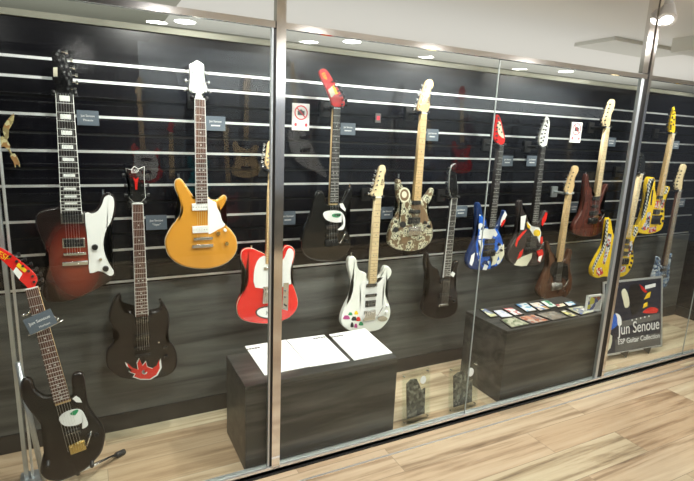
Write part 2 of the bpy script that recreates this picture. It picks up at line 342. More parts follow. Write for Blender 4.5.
# ------------------------------------------------------------------ guitars
class Guitar:
    def __init__(s, name, label, nut, end, bridge, Y=2.46, tilt=0, mirror=False, cat='guitar', group=None):
        s.t = tilt; s.Y = Y; s.mir = mirror; s.z0 = 0; s.x0 = 0
        if mirror: s.Yv = 2 * GY - Y
        s.c = math.sqrt(1 + tilt * tilt)
        br = s.w(*bridge)
        s.x0 = br[0]; s.z0 = br[1]
        yb = Y + tilt * (s.z0)
        s.yb = yb
        s.root = thing(name, label, cat, (s.x0, yb, s.z0), (-math.atan(tilt), 0, math.pi if mirror else 0), group)
        s.N = Vector(s.l(*nut)); s.E = Vector(s.l(*end)); s.B = Vector(s.l(*bridge))
        s.a = (s.N - s.E).normalized(); s.p = Vector((s.a.y, -s.a.x))
        s.B = s.E - s.a * max(.04, (s.E - s.B).dot(s.a))
    def w(s, px, py):
        r = ray(px, py)
        if s.mir:
            P = EYE + r * (s.Yv / r.y)
        else:
            # plane Y = s.Y + t*z
            k = (s.Y + s.t * EYE.z) / (r.y - s.t * r.z); P = EYE + r * k
        return P.x, P.z
    def l(s, px, py):
        x, z = s.w(px, py); x -= s.x0; z = (z - s.z0) * s.c
        return (-x if s.mir else x, z)
    def P(s, pts): return [s.l(*q) for q in pts]
    def at(s, d, off): return s.N + s.a * d + s.p * off
    def quad(s, d0, d1, w0, w1): return [s.at(d0, -w0 / 2), s.at(d0, w0 / 2), s.at(d1, w1 / 2), s.at(d1, -w1 / 2)]
    def plate(s, name, poly, y0, y1, m, r=0, k=0, parent=None):
        return mkobj(name, plate(bmesh.new(), poly, y0, y1, r, k), m, parent or s.root)
    def body(s, pts, m, th=.036, r=.007, k=4):
        s.outline = s.P(pts); return s.plate('body', s.outline, 0, th, m, r, k)
    def art(s, pts, m, name='painted_graphic', k=3, y=-.0012): return s.plate(name, s.P(pts), y, .004, m, 0, k)
    def neck(s, wood, board, fret, w0=.043, w1=.056, inlay=None, im=None, bind=None, over=0):
        L = (s.N - s.E).length + over; sc = (s.N - s.B).length
        s.plate('neck', s.quad(0, -L - .01, w0, w1), -.004, .017, wood, .002)
        fbm = plate(bmesh.new(), s.quad(0, -L, w0, w1), -.011, -.0035, .001)
        if bind:
            bm = bmesh.new()
            for sg in (-1, 1):
                q = [s.at(0, sg * w0 / 2), s.at(0, sg * (w0 / 2 + .0022)), s.at(-L, sg * (w1 / 2 + .0022)), s.at(-L, sg * w1 / 2)]
                plate(bm, q, -.0108, -.002)
            mkobj('binding', bm, bind, s.root)
        bm = fbm; ww = lambda d: w0 + (w1 - w0) * d / L
        kf = L / (1 - 2 ** (-22 / 12)); pos = [0]
        k0 = len(bm.faces)
        for n in range(1, 23):
            d = kf * (1 - 2 ** (-n / 12)); pos.append(d)
            if n < 22 : plate(bm, s.quad(-d + .0012, -d - .0012, ww(d), ww(d)), -.0125, -.0105)
        bm.faces.ensure_lookup_table(); k1 = len(bm.faces)
        for f in bm.faces[k0:]: f.material_index = 1
        bi = bm
        if inlay:
            for n in (1, 3, 5, 7, 9, 12, 15, 17, 19, 21):
                if n == 1 and inlay != 'block': continue
                d = (pos[n] + pos[n - 1]) / 2; hh = (pos[n] - pos[n - 1]) * .36
                if inlay == 'block': plate(bi, s.quad(-d + hh * .8, -d - hh * .8, ww(d) * .62, ww(d) * .62), -.0116, -.0108)
                else:
                    for o_ in ((-.009, .009) if n == 12 else (0,)):
                        c = s.at(-d, o_); plate(bi, [(c.x + .0032 * math.cos(a * .785), c.y + .0032 * math.sin(a * .785)) for a in range(8)], -.0116, -.0108)
            bm.faces.ensure_lookup_table()
            for f in bm.faces[k1:]: f.material_index = 2
        mkobj('fretboard', bm, [board, fret, im or MT['pearl']], s.root)
        s.plate('nut', s.quad(.001, -.004, w0, w0), -.0135, 0, MT['wht'] if board != MT['ebony'] else MT['chrome'])
        for i in range(6):
            f = i / 5 - .5; a = s.at(-.001, f * w0 * .8); b = s.B + s.p * f * .050
            bm = bmesh.new(); tube(bm, (a.x, -.0145, a.y), (b.x, -.018, b.y), .0006, 4); mkobj('string', bm, MT['string'], s.root)
        s.w0 = w0
    def head(s, pts, m, side='L', pegm=None, n=6, k=3, d0=.03, d1=None, edge=None, postm=None):
        o = s.P(pts); s.ho = o
        if edge: s.plate('headstock_edge', offset(o if area(o) > 0 else o[::-1], -.002), -.001, .0135, edge, .001, k)
        h = s.plate('headstock', o, -.003, .013, m, .0015, k)
        pegm = pegm or MT['chrome']
        q = [((Vector(v) - s.N).dot(s.a), (Vector(v) - s.N).dot(s.p)) for v in o]
        hl = max(v[0] for v in q); d1 = d1 or hl * .86
        def ext(d, sg):
            hits = []
            for i in range(len(q)):
                a, b = q[i], q[(i + 1) % len(q)]
                if (a[0] - d) * (b[0] - d) <= 0 and abs(a[0] - b[0]) > 1e-7: hits.append(a[1] + (b[1] - a[1]) * (d - a[0]) / (b[0] - a[0]))
            return (max(hits) if sg > 0 else min(hits)) if hits else 0
        lst = [(sd, i, n) for sd in side for i in range(n if len(side) == 1 else n // 2)]
        for sd, i, nn in lst:
            cnt = n if len(side) == 1 else n // 2; d = d0 + (d1 - d0) * i / max(1, cnt - 1); sg = -1 if sd == 'L' else 1
            e = ext(d, sg); c = s.at(d, e - sg * .010); b = s.at(d, e + sg * .012); g = s.at(d, e + sg * .021); a0 = s.at(d, e - sg * .002)
            bm = bmesh.new(); tube(bm, (c.x, -.012, c.y), (c.x, -.002, c.y), .005, 10); tube(bm, (a0.x, .008, a0.y), (b.x, .008, b.y), .0026, 8)
            tube(bm, (b.x, .008, b.y), (g.x, .008, g.y), .0085, 10); mkobj('tuning_peg', bm, pegm, s.root)
    def hanger(s, label, m=None, arm=1):
        m = m or MT['bmat']; g = s.root; x, z = s.N.x + s.x0, s.N.y + s.z0
        if s.mir: x = s.x0 - s.N.x
        # neck axis in world
        sgn = -1 if s.mir else 1
        wall = WY if not s.mir else -2.2; d = 1 if not s.mir else -1
        Yn = s.Y + d * .004
        t = thing('guitar_hanger', label, 'hanger', (x, wall, z), (0, 0, 0 if d == 1 else math.pi), 'wall hangers holding the guitars')
        L = abs(wall - s.Y)
        box('wall_plate', (-.030, -.016, -.042), (.030, -.001, .036), m, t, .002)
        bm = bmesh.new(); tube(bm, (0, -.010, -.003), (0, -(L - .036), -.003), .009, 10); mkobj('arm', bm, m, t, True)
        bm = bmesh.new(); w = s.w0 / 2 + .010
        path(bm, [Vector((-w, -(L + .014), .004)), Vector((-w, -(L - .020), .000)), Vector((-w * .6, -(L - .030), -.004)), Vector((0, -(L - .034), -.003)), Vector((w * .6, -(L - .030), -.004)), Vector((w, -(L - .020), .000)), Vector((w, -(L + .014), .004))], .0085, 8)
        mkobj('yoke', bm, m, t, True)
    def rectc(s, x0, y0, sc, r):                # rectangle given in crop coordinates, turned to the neck axis
        c = Vector(s.l(x0 + (r[0] + r[2]) / 2 / sc, y0 + (r[1] + r[3]) / 2 / sc))
        a = Vector(s.l(x0 + r[0] / sc, y0 + (r[1] + r[3]) / 2 / sc)); b = Vector(s.l(x0 + r[2] / sc, y0 + (r[1] + r[3]) / 2 / sc))
        u = Vector(s.l(x0 + (r[0] + r[2]) / 2 / sc, y0 + r[1] / sc)); v = Vector(s.l(x0 + (r[0] + r[2]) / 2 / sc, y0 + r[3] / sc))
        w = (b - a).length / 2; h = (u - v).length / 2
        return [c - s.p * w - s.a * h, c + s.p * w - s.a * h, c + s.p * w + s.a * h, c - s.p * w + s.a * h], c, w, h
    def pickup(s, cr, r, m, ring=None, poles=True, y=-.009):
        q, c, w, h = s.rectc(*cr, r)
        o = s.plate('pickup', q, y, .003, m, .002)
        if ring:
            q2 = [c - s.p * (w + .006) - s.a * (h + .005), c + s.p * (w + .006) - s.a * (h + .005), c + s.p * (w + .006) + s.a * (h + .005), c - s.p * (w + .006) + s.a * (h + .005)]
            s.plate('pickup_ring', q2, -.004, .002, ring, .001)
        if poles:
            bm = bmesh.new()
            for i in range(6):
                g = c + s.p * w * .82 * (i / 2.5 - 1); tube(bm, (g.x, y - .001, g.y), (g.x, y + .002, g.y), .0022, 8)
            mkobj('pole_pieces', bm, MT['chrome'], o)
    def bridge(s, cr, r, m=None, trem=False, name='bridge'):
        m = m or MT['chrome']; q, c, w, h = s.rectc(*cr, r)
        o = s.plate(name, q, -.013, .001, m, .003)
        bm = bmesh.new()
        for i in range(6):
            g = c + s.p * w * .8 * (i / 2.5 - 1); z = Vector(g)
            plate(bm, [z - s.p * w * .12 - s.a * h * .75, z + s.p * w * .12 - s.a * h * .75, z + s.p * w * .12 + s.a * h * .75, z - s.p * w * .12 + s.a * h * .75], -.0185, -.012, .0008)
        mkobj('saddles', bm, m, o)
        if trem:
            a = c + s.p * w; b = a + s.p * .035 - s.a * .03 * 0 + s.a * .055; bm = bmesh.new()
            path(bm, [Vector((a.x, -.016, a.y)), Vector((a.x + .006, -.03, a.y + .002)), Vector((b.x, -.034, b.y))], .0028, 8); mkobj('tremolo_arm', bm, MT['chrome'], s.root, True)
    def knob(s, pts, m, r=.010, h=.016):
        for px, py in pts:
            c = s.l(px, py); bm = bmesh.new(); tube(bm, (c[0], -h, c[1]), (c[0], .001, c[1]), r * .85, 16, r); bm2 = mkobj('control_knob', bm, m, s.root)
    def pin(s, px, py):
        c = s.l(px, py); bm = bmesh.new(); tube(bm, (c[0], .018, c[1] - .012), (c[0], .018, c[1] + .012), .005, 10); mkobj('strap_button', bm, MT['chrome'], s.root)
    def logo(s, px, py, txt, size, m, ang):
        c = s.l(px, py); text_mesh('logo', txt, size, m, s.root, face_text(c[0], -.004, c[1], ang))

def cc(x0, y0, s, *pts): return crop(x0, y0, s, pts)
def el(cx, cy, rx, ry, n=16): return [(cx + rx * math.cos(i * 2 * math.pi / n), cy + ry * math.sin(i * 2 * math.pi / n)) for i in range(n)]
def pt(x0, y0, s, a, b): return (x0 + a / s, y0 + b / s)

# 1 dark sunburst twelve string
K = (20, 180, 4.81)
g = Guitar('electric_guitar', 'dark red sunburst guitar with big white pickguard, far left on the wall', (64.5, 93.6), (71.6, 212.8), pt(*K, 266, 352))
g.body(cc(*K, (210, 112), (175, 130), (130, 140), (95, 150), (75, 170), (72, 200), (85, 250), (110, 310), (130, 370), (128, 430), (108, 490), (98, 540), (120, 582), (170, 590), (230, 585), (300, 562), (370, 525), (425, 495), (452, 468), (460, 440), (436, 395), (422, 350), (414, 310), (420, 260), (445, 210), (461, 150), (463, 100), (449, 74), (425, 63), (396, 76), (380, 120), (357, 146), (330, 152), (290, 148)), MT['burst'])
g.plate('pickguard', g.P(cc(*K, (312, 160), (345, 162), (375, 148), (395, 115), (405, 85), (425, 73), (445, 82), (453, 105), (450, 150), (435, 205), (410, 255), (402, 310), (410, 355), (428, 400), (450, 435), (448, 455), (430, 460), (405, 445), (375, 437), (335, 447), (330, 380), (322, 270))), -.003, .001, MT['wht'], .001, 2)
g.neck(MT['sbrown'], MT['ebony'], MT['fret'], .060, .076, 'block', None, MT['wht'])
for r in ((205, 165, 300, 203), (212, 284, 306, 320)): g.pickup(K, r, MT['bmat'], MT['chrome'])
g.bridge(K, (210, 346, 318, 360)); g.bridge(K, (205, 388, 328, 408), name='tailpiece')
g.knob([pt(*K, 360, 322), pt(*K, 412, 425)], MT['bmat'], .014); g.knob([pt(*K, 387, 378)], MT['chrome'], .007)
H = (40, 40, 6.01)
g.head(cc(*H, (108, 318), (95, 280), (75, 240), (70, 180), (74, 120), (66, 92), (82, 68), (110, 76), (138, 84), (158, 110), (175, 160), (190, 200), (198, 240), (190, 270), (182, 318)), MT['blk'], 'R', n=6, d0=.02, d1=.165)
bm = bmesh.new()
for q in ((105, 88), (118, 122), (132, 158), (146, 195), (160, 230), (175, 266)):
    c = g.l(*pt(*H, *q)); tube(bm, (c[0], -.014, c[1]), (c[0], -.002, c[1]), .005, 10)
mkobj('string_posts', bm, MT['chrome'], g.root)
g.plate('inlay_panel', g.P(cc(*H, (80, 165), (105, 165), (105, 220), (80, 220))), -.0042, -.002, MT['cream2'], 0)
g.pin(*pt(*K, 400, 62)); g.hanger('black wall hanger behind the neck top of the dark red sunburst guitar')

# 2 black double cutaway with red flame emblem
K = (95, 280, 4.38)
g = Guitar('electric_guitar', 'black double horned guitar with a red and white flame emblem', (137.4, 203), (141.8, 315.4), pt(*K, 208, 300))
g.body(cc(*K, (180, 155), (160, 140), (140, 138), (125, 125), (118, 100), (112, 62), (85, 85), (65, 130), (62, 175), (80, 215), (95, 245), (80, 275), (55, 305), (47, 345), (55, 385), (85, 415), (130, 435), (200, 440), (270, 435), (330, 415), (358, 380), (360, 330), (345, 290), (322, 265), (318, 235), (328, 200), (325, 150), (305, 110), (285, 88), (288, 110), (280, 130), (262, 138), (245, 137), (232, 155)), MT['sbrown'], r=.01)
emb = [(140, 362), (165, 385), (190, 392), (185, 365), (195, 345), (208, 375), (222, 358), (228, 380), (250, 388), (270, 375), (280, 348), (284, 385), (268, 415), (240, 432), (200, 432), (170, 422), (178, 410), (155, 402), (164, 392), (146, 380)]
ec = Vector((215, 395))
g.art(cc(*K, *[tuple(ec + (Vector(q) - ec) * 1.12) for q in emb]), MT['wht'], 'emblem_outline', 0)
g.art(cc(*K, *emb), MT['red'], 'emblem', 0, -.002)
g.art(cc(*K, *[(215 + 14 * math.cos(a) * (1 - i * .03), 402 + 12 * math.sin(a) * (1 - i * .03)) for i, a in enumerate([x * .4 for x in range(14)])], *[(215 + 8 * math.cos(a), 402 + 7 * math.sin(a)) for a in [x * .4 for x in range(13, -1, -1)]]), MT['wht'], 'emblem_curl', 0, -.0026)
g.neck(MT['rose'], MT['rose'], MT['fret'], .043, .054, 'dot', None, MT['wht'])
for r in ((178, 163, 236, 188), (178, 238, 240, 262)): g.pickup(K, r, MT['blk'], MT['bmat'])
g.bridge(K, (172, 288, 240, 300), MT['bmat']); g.bridge(K, (176, 322, 244, 334), MT['bmat'], name='tailpiece')
g.knob([pt(*K, 308, 295), pt(*K, 310, 335)], MT['bmat']); g.knob([pt(*K, 278, 268)], MT['chrome'], .005)
H = (100, 150, 4.81)
g.head(cc(*H, (180, 252), (162, 250), (140, 228), (143, 215), (140, 150), (124, 88), (150, 96), (166, 80), (186, 93), (212, 80), (211, 130), (217, 215), (218, 228), (198, 250)), MT['blk'], 'LR', k=0, edge=MT['wht'], pegm=MT['bmat'], d0=.035, d1=.125)
g.plate('inlay', g.P(cc(*H, (160, 130), (172, 140), (185, 130), (180, 155), (178, 190), (170, 190), (168, 155))), -.0045, -.002, MT['red'], 0)
g.logo(*pt(*H, 168, 103), 'ESP', .022, MT['ink'], 0)
g.hanger('black wall hanger under the headstock with a small red mark')

# 3 gold
K = (165, 160, 4.0125)
g = Guitar('electric_guitar', 'gold guitar with white pickguard and white headstock', (199.5, 98.5), (201.6, 203), pt(*K, 150, 314), Y=2.45)
g.body(cc(*K, (122, 150), (110, 140), (90, 110), (70, 82), (57, 75), (42, 85), (40, 110), (55, 150), (65, 190), (58, 225), (30, 265), (5, 310), (2, 345), (20, 390), (70, 425), (145, 438), (210, 430), (260, 405), (288, 365), (288, 320), (268, 285), (245, 262), (225, 235), (222, 210), (240, 180), (248, 155), (240, 142), (225, 150), (205, 161), (185, 158), (172, 150)), MT['goldtop'], r=.009)
g.plate('body_binding', offset((lambda o: o if area(o) > 0 else o[::-1])(g.outline), -.0012), .007, .011, MT['cream2'], .0005, 4)
g.plate('pickguard', g.P(cc(*K, (172, 155), (190, 163), (205, 170), (208, 190), (222, 215), (228, 240), (240, 258), (235, 268), (210, 280), (182, 296), (173, 288), (172, 205))), -.003, .001, MT['wht'], .001, 2)
g.neck(MT['rose'], MT['rose'], MT['fret'], .043, .053, 'dot', None, MT['wht'], over=-.0)
for r in ((108, 174, 170, 202), (110, 264, 172, 292)): g.pickup(K, r, MT['wht'], poles=True)
g.bridge(K, (114, 308, 190, 320)); g.bridge(K, (108, 337, 192, 350), name='tailpiece')
g.knob([pt(*K, 212, 293), pt(*K, 245, 333)], MT['gold'], .012); g.knob([pt(*K, 240, 280)], MT['wht'], .008)
H = (165, 50, 4.37)
g.head(cc(*H, (130, 208), (135, 190), (108, 185), (103, 170), (110, 120), (107, 62), (122, 56), (138, 45), (152, 52), (169, 64), (172, 125), (186, 172), (182, 185), (158, 192), (168, 208)), MT['whiteg'], 'LR', k=0, edge=MT['bmat'], d0=.035, d1=.115)
g.pin(*pt(*K, 57, 66)); g.hanger('black wall hanger under the white headstock of the gold guitar')

# 4 red tele shape
K = (225, 235, 4.81)
g = Guitar('electric_guitar', 'red single cutaway guitar with white pickguard behind the left steel post', (273, 171), (270.4, 262), pt(*K, 205, 300), Y=2.45)
g.body(cc(*K, (200, 100), (190, 92), (165, 80), (130, 66), (100, 68), (82, 85), (80, 120), (95, 155), (108, 190), (105, 230), (85, 280), (65, 320), (58, 355), (70, 395), (110, 418), (200, 428), (270, 415), (320, 390), (348, 350), (350, 310), (335, 260), (320, 220), (320, 170), (332, 120), (337, 80), (322, 58), (300, 53), (283, 72), (273, 108), (262, 118), (240, 115)), MT['red'], r=.006)
g.plate('body_binding', offset((lambda o: o if area(o) > 0 else o[::-1])(g.outline), -.0015), .006, .011, MT['cream2'], .0005, 4)
g.plate('pickguard', g.P(cc(*K, (190, 99), (165, 112), (148, 140), (138, 190), (145, 252), (210, 252), (275, 250), (290, 236), (318, 236), (314, 200), (316, 160), (328, 110), (329, 78), (312, 63), (298, 75), (285, 110), (265, 127), (240, 124), (200, 108))), -.003, .001, MT['wht'], .001, 2)
g.plate('control_plate', g.P(cc(*K, (280, 230), (306, 228), (302, 362), (274, 356))), -.005, .001, MT['chrome'], .001)
g.art(cc(*K, *el(208, 372, 63, 31)), MT['bink'], 'sticker', 0, -.002); g.art(cc(*K, *el(208, 372, 56, 25)), MT['wht'], 'sticker_face', 0, -.0026)
g.logo(*pt(*K, 208, 370), 'Jun', .022, MT['bink'], 0)
g.neck(MT['maple'], MT['maple'], MT['fret_d'], .043, .055, 'dot', MT['dot'])
g.pickup(K, (185, 152, 240, 166), MT['chrome'], poles=False)
g.bridge(K, (180, 245, 228, 325)); g.knob([pt(*K, 292, 270), pt(*K, 290, 300)], MT['chrome'], .008); g.knob([pt(*K, 288, 335)], MT['bmat'], .005, .02)
H = (250, 120, 4.01)
g.head(cc(*H, (74, 203), (68, 190), (60, 172), (66, 130), (72, 92), (84, 84), (96, 100), (100, 130), (100, 160), (110, 203)), MT['maple'], 'L', k=2, d0=.025)
g.pin(*pt(*K, 132, 64)); g.hanger('black wall hanger of the red guitar, behind the left steel post')

# 5 black with red curved headstock, on the wall
K = (290, 180, 5.66)
g = Guitar('electric_guitar', 'glossy black guitar on the wall with curved red headstock and white green swirl', (336.2, 108), (333.3, 203), pt(*K, 232, 352), Y=2.45)
g.body(cc(*K, (215, 140), (205, 110), (190, 70), (172, 62), (150, 85), (135, 130), (125, 180), (105, 230), (80, 290), (66, 350), (72, 405), (110, 445), (190, 463), (270, 455), (325, 420), (345, 370), (340, 310), (325, 260), (325, 200), (345, 130), (357, 70), (350, 42), (332, 55), (310, 95), (290, 125), (272, 140)), MT['blk'], r=.009)
g.art(cc(*K, (187, 195), (200, 178), (240, 172), (285, 178), (305, 200), (312, 235), (302, 278), (268, 282), (290, 262), (300, 240), (250, 240), (205, 225)), MT['wht'])
g.art(cc(*K, (280, 135), (298, 130), (315, 165), (312, 178), (285, 155)), MT['wht'], k=0)
g.art(cc(*K, (236, 200), (250, 190), (287, 190), (277, 210), (248, 210)), MT['grn'], y=-.002)
g.art(cc(*K, (250, 198), (262, 192), (292, 197), (270, 204)), MT['bink'], y=-.0026)
g.neck(MT['maple'], MT['ebony'], MT['fret'], .038, .049, 'dot')
g.pickup(K, (203, 255, 262, 280), MT['bmat']); g.pickup(K, (203, 300, 262, 322), MT['bmat']); g.bridge(K, (200, 335, 265, 372), MT['bmat'], True)
g.knob([pt(*K, 312, 300), pt(*K, 318, 345)], MT['bmat'])
H = (310, 60, 6.87)
HS5 = [(228, 318), (236, 280), (205, 220), (170, 160), (135, 98), (108, 65), (82, 60), (63, 80), (72, 120), (105, 185), (130, 245), (148, 290), (160, 318)]
g.head(cc(*H, *HS5), MT['red'], 'R', MT['bmat'], d0=.02, d1=.13)
g.plate('cream_band', g.P(cc(*H, (122, 205), (150, 180), (172, 235), (145, 258))), -.0042, -.002, MT['cream2'])
g.plate('yellow_band', g.P(cc(*H, (150, 180), (163, 172), (192, 232), (172, 238))), -.0042, -.002, MT['yel'])
g.logo(*pt(*H, 96, 112), 'ESP', .026, MT['yel'], math.radians(62))
g.pin(*pt(*K, 348, 36)); g.hanger('black wall hanger under the curved red headstock')

# 7 white strat
K = (335, 240, 4.81)
g = Guitar('electric_guitar', 'white guitar with maple neck hanging above the white sheets', (377.7, 197), (372, 282), pt(*K, 162, 352), Y=2.45)
g.body(cc(*K, (160, 190), (150, 160), (125, 150), (110, 130), (105, 95), (90, 80), (68, 90), (65, 130), (78, 180), (85, 220), (75, 270), (50, 320), (32, 370), (35, 410), (70, 438), (120, 446), (170, 442), (220, 428), (258, 385), (268, 340), (255, 290), (245, 250), (252, 200), (270, 170), (272, 145), (255, 126), (238, 133), (225, 165), (205, 185), (198, 195)), MT['whiteg'], r=.006)
g.plate('pickguard', g.P(cc(*K, (150, 195), (120, 215), (125, 270), (115, 330), (130, 395), (180, 398), (205, 370), (245, 350), (240, 300), (228, 250), (235, 215), (245, 180), (230, 178), (205, 205))), -.0016, .001, MT['wht'], 0, 2)
g.neck(MT['palemaple'], MT['palemaple'], MT['fret_d'], .038, .049, 'dot', MT['dot'])
g.pickup(K, (150, 210, 200, 224), MT['bmat']); g.pickup(K, (146, 259, 198, 272), MT['bmat']); g.pickup(K, (145, 290, 193, 320), MT['bmat'])
g.bridge(K, (134, 336, 190, 384), MT['chrome'], True)
g.plate('jack_plate', g.P(cc(*K, *el(228, 378, 24, 14))), -.003, .001, MT['chrome'], .001); g.knob([pt(*K, 250, 315), pt(*K, 246, 345)], MT['wht'])
for q, m_ in (((55, 372, 15, 13), 'mag'), ((74, 355, 9, 10), 'grn'), ((102, 350, 8, 12), 'yel'), ((112, 380, 10, 14), 'red'), ((92, 378, 12, 14), 'bink'), ((125, 402, 10, 13), 'grn'), ((82, 408, 7, 16), 'bink'), ((100, 412, 7, 14), 'mag')):
    cx, cy, rx, ry = q; g.art(cc(*K, *[(cx + rx * math.cos(a) * (1 + .3 * math.sin(3 * a)), cy + ry * math.sin(a) * (1 + .3 * math.cos(2 * a))) for a in [i * .52 for i in range(12)]]), MT[m_], 'painted_doodle', 0)
H = (335, 150, 5.34)
g.head(cc(*H, (205, 250), (192, 236), (203, 215), (216, 170), (232, 110), (238, 90), (253, 80), (267, 88), (270, 115), (261, 145), (263, 190), (255, 215), (250, 250)), MT['palemaple'], 'L', d0=.018, d1=.145)
g.logo(*pt(*H, 252, 172), 'ESP', .024, MT['bink'], math.radians(-78))
g.pin(*pt(*K, 85, 74)); g.hanger('black wall hanger under the headstock of the white guitar')

# 8 floral
K = (380, 160, 4.81)
g = Guitar('electric_guitar', 'brown guitar covered in a cream floral print with maple neck', (423.4, 113), (416.4, 200), pt(*K, 165, 330), Y=2.45)
g.body(cc(*K, (155, 195), (148, 160), (135, 145), (112, 128), (100, 95), (85, 100), (84, 150), (90, 190), (100, 225), (85, 265), (60, 310), (44, 365), (46, 405), (80, 430), (140, 440), (200, 430), (240, 400), (256, 360), (252, 310), (235, 265), (230, 225), (248, 190), (261, 150), (252, 135), (235, 158), (215, 183), (195, 198)), MT['floral'], r=.008)
g.art(cc(*K, *el(118, 168, 27, 36)), MT['cream2'], 'medallion'); g.art(cc(*K, *el(117, 168, 21, 28)), MT['olive'], 'medallion', y=-.002)
g.art(cc(*K, *el(116, 166, 12, 16)), MT['cream2'], 'medallion', y=-.0026)
g.art(cc(*K, (160, 205), (200, 215), (235, 290), (190, 300), (185, 250), (150, 230)), MT['olive'], 'bare_wood', y=-.0008)
g.art(cc(*K, *el(110, 310, 15, 15)), MT['bink'], 'flower_centre', y=-.002); g.art(cc(*K, *el(75, 335, 12, 13)), MT['bink'], 'flower_centre', y=-.002); g.art(cc(*K, *el(118, 385, 15, 15)), MT['olive'], 'flower_centre', y=-.002)
g.neck(MT['maple'], MT['maple'], MT['fret_d'], .038, .049, 'dot', MT['dot'])
g.pickup(K, (153, 196, 194, 214), MT['bmat']); g.pickup(K, (140, 240, 190, 256), MT['bmat']); g.pickup(K, (136, 276, 190, 306), MT['bmat']); g.bridge(K, (134, 320, 192, 360), MT['chrome'], True)
g.knob([pt(*K, 215, 300), pt(*K, 232, 318)], MT['bmat'])
H = (380, 70, 5.34)
g.head(cc(*H, (215, 226), (198, 210), (205, 180), (225, 120), (243, 66), (262, 50), (280, 58), (284, 85), (270, 112), (262, 150), (267, 185), (262, 205), (248, 226)), MT['maple'], 'L', d0=.018, d1=.15)
g.logo(*pt(*H, 257, 162), 'ESP', .024, MT['bink'], math.radians(-78))
g.pin(*pt(*K, 97, 78)); g.hanger('black wall hanger under the headstock of the floral guitar')

# 9 dark brown translucent
K = (410, 240, 5.34)
g = Guitar('electric_guitar', 'dark smoky brown guitar with black pointed headstock, low between floral and blue guitars', (453.7, 197.5), (445.6, 277), pt(*K, 172, 346))
g.body(cc(*K, (168, 205), (155, 160), (125, 140), (108, 110), (102, 72), (90, 72), (82, 110), (85, 160), (98, 210), (95, 260), (78, 310), (65, 360), (80, 400), (130, 422), (190, 420), (238, 400), (258, 360), (258, 320), (252, 270), (240, 225), (243, 180), (260, 140), (264, 112), (245, 118), (228, 155), (208, 195)), MT['sbrown'], r=.009)
g.neck(MT['sbrown'], MT['ebony'], MT['fret'], .038, .049, 'dot', None, MT['wht'])
g.pickup(K, (160, 210, 210, 232), MT['bmat']); g.pickup(K, (155, 284, 208, 306), MT['bmat']); g.bridge(K, (150, 338, 198, 352))
g.knob([pt(*K, 234, 325), pt(*K, 215, 305)], MT['bmat'])
g.plate('switch_plate', g.P(cc(*K, (226, 168), (240, 178), (230, 198), (214, 186))), -.004, .001, MT['wht'], .001)
H = (435, 155, 9.62)
g.head(cc(*H, (158, 405), (150, 370), (138, 330), (140, 250), (146, 160), (168, 102), (200, 86), (196, 150), (208, 250), (218, 330), (208, 405)), MT['blk'], 'L', MT['bmat'], k=2, edge=MT['alu'], d0=.025)
g.hanger('dark wall hanger under the small black pointed headstock')

# 10 blue white
K = (460, 190, 5.34)
g = Guitar('electric_guitar', 'blue guitar with white splashes and a red and cream pointed headstock', (500.4, 145), (490.9, 227.5), pt(*K, 150, 335))
g.body(cc(*K, (150, 195), (142, 155), (125, 130), (114, 80), (100, 66), (90, 90), (92, 180), (90, 230), (70, 290), (45, 345), (38, 385), (55, 420), (120, 430), (180, 418), (225, 385), (238, 340), (232, 280), (217, 235), (215, 200), (238, 165), (253, 130), (242, 108), (225, 148), (205, 180), (185, 200)), MT['dblue'], r=.008)
g.art(cc(*K, (105, 130), (140, 170), (150, 200), (190, 205), (212, 235), (228, 285), (232, 340), (220, 380), (180, 412), (130, 420), (105, 390), (90, 340), (85, 290), (95, 250), (100, 180)), MT['bluemix'], k=3)
g.art(cc(*K, (130, 205), (185, 208), (200, 235), (190, 250), (170, 240), (165, 262), (130, 258), (100, 262), (98, 245), (120, 235)), MT['wht'], k=0, y=-.002)
g.art(cc(*K, (218, 165), (240, 114), (250, 132), (232, 170), (214, 190)), MT['wht'], k=0, y=-.002); g.art(cc(*K, (218, 178), (232, 158), (244, 160), (232, 182), (220, 198)), MT['red'], k=0, y=-.0026)
g.art(cc(*K, (160, 345), (195, 330), (215, 300), (234, 290), (235, 345), (215, 385), (205, 350), (190, 395), (165, 405), (175, 370)), MT['cream2'], k=0, y=-.002)
g.art(cc(*K, (95, 268), (118, 268), (122, 300), (112, 345), (100, 350), (108, 305)), MT['wht'], k=0, y=-.002); g.art(cc(*K, (120, 425), (130, 395), (150, 405), (140, 428)), MT['wht'], k=0, y=-.002)
g.art(cc(*K, (50, 395), (60, 350), (78, 335), (72, 380), (62, 405)), MT['paper'], k=0, y=-.002)
g.neck(MT['ebony'], MT['ebony'], MT['fret'], .038, .049, 'dot')
g.pickup(K, (130, 262, 182, 285), MT['bmat']); g.pickup(K, (125, 292, 180, 318), MT['bmat']); g.bridge(K, (120, 322, 182, 352), MT['bmat'], True)
g.knob([pt(*K, 205, 290), pt(*K, 215, 320)], MT['bmat'])
H = (480, 100, 4.81)
g.head(cc(*H, (88, 212), (68, 188), (70, 150), (77, 100), (84, 70), (98, 90), (110, 140), (120, 188), (110, 212)), MT['red'], 'L', MT['bmat'], k=2)
g.plate('cream_patch', g.P(cc(*H, (82, 110), (96, 105), (106, 150), (114, 185), (92, 170), (84, 150))), -.0042, -.002, MT['cream2'], 0, 2)
bm = bmesh.new()
for q in ((86, 85), (95, 120), (90, 140), (102, 155), (80, 172)):
    plate(bm, g.P(cc(*H, *el(*q, 4, 4, 8))), -.005, -.003)
mkobj('painted_dots', bm, MT['bink'], g.root)
g.hanger('black wall hanger under the red and cream pointed headstock')

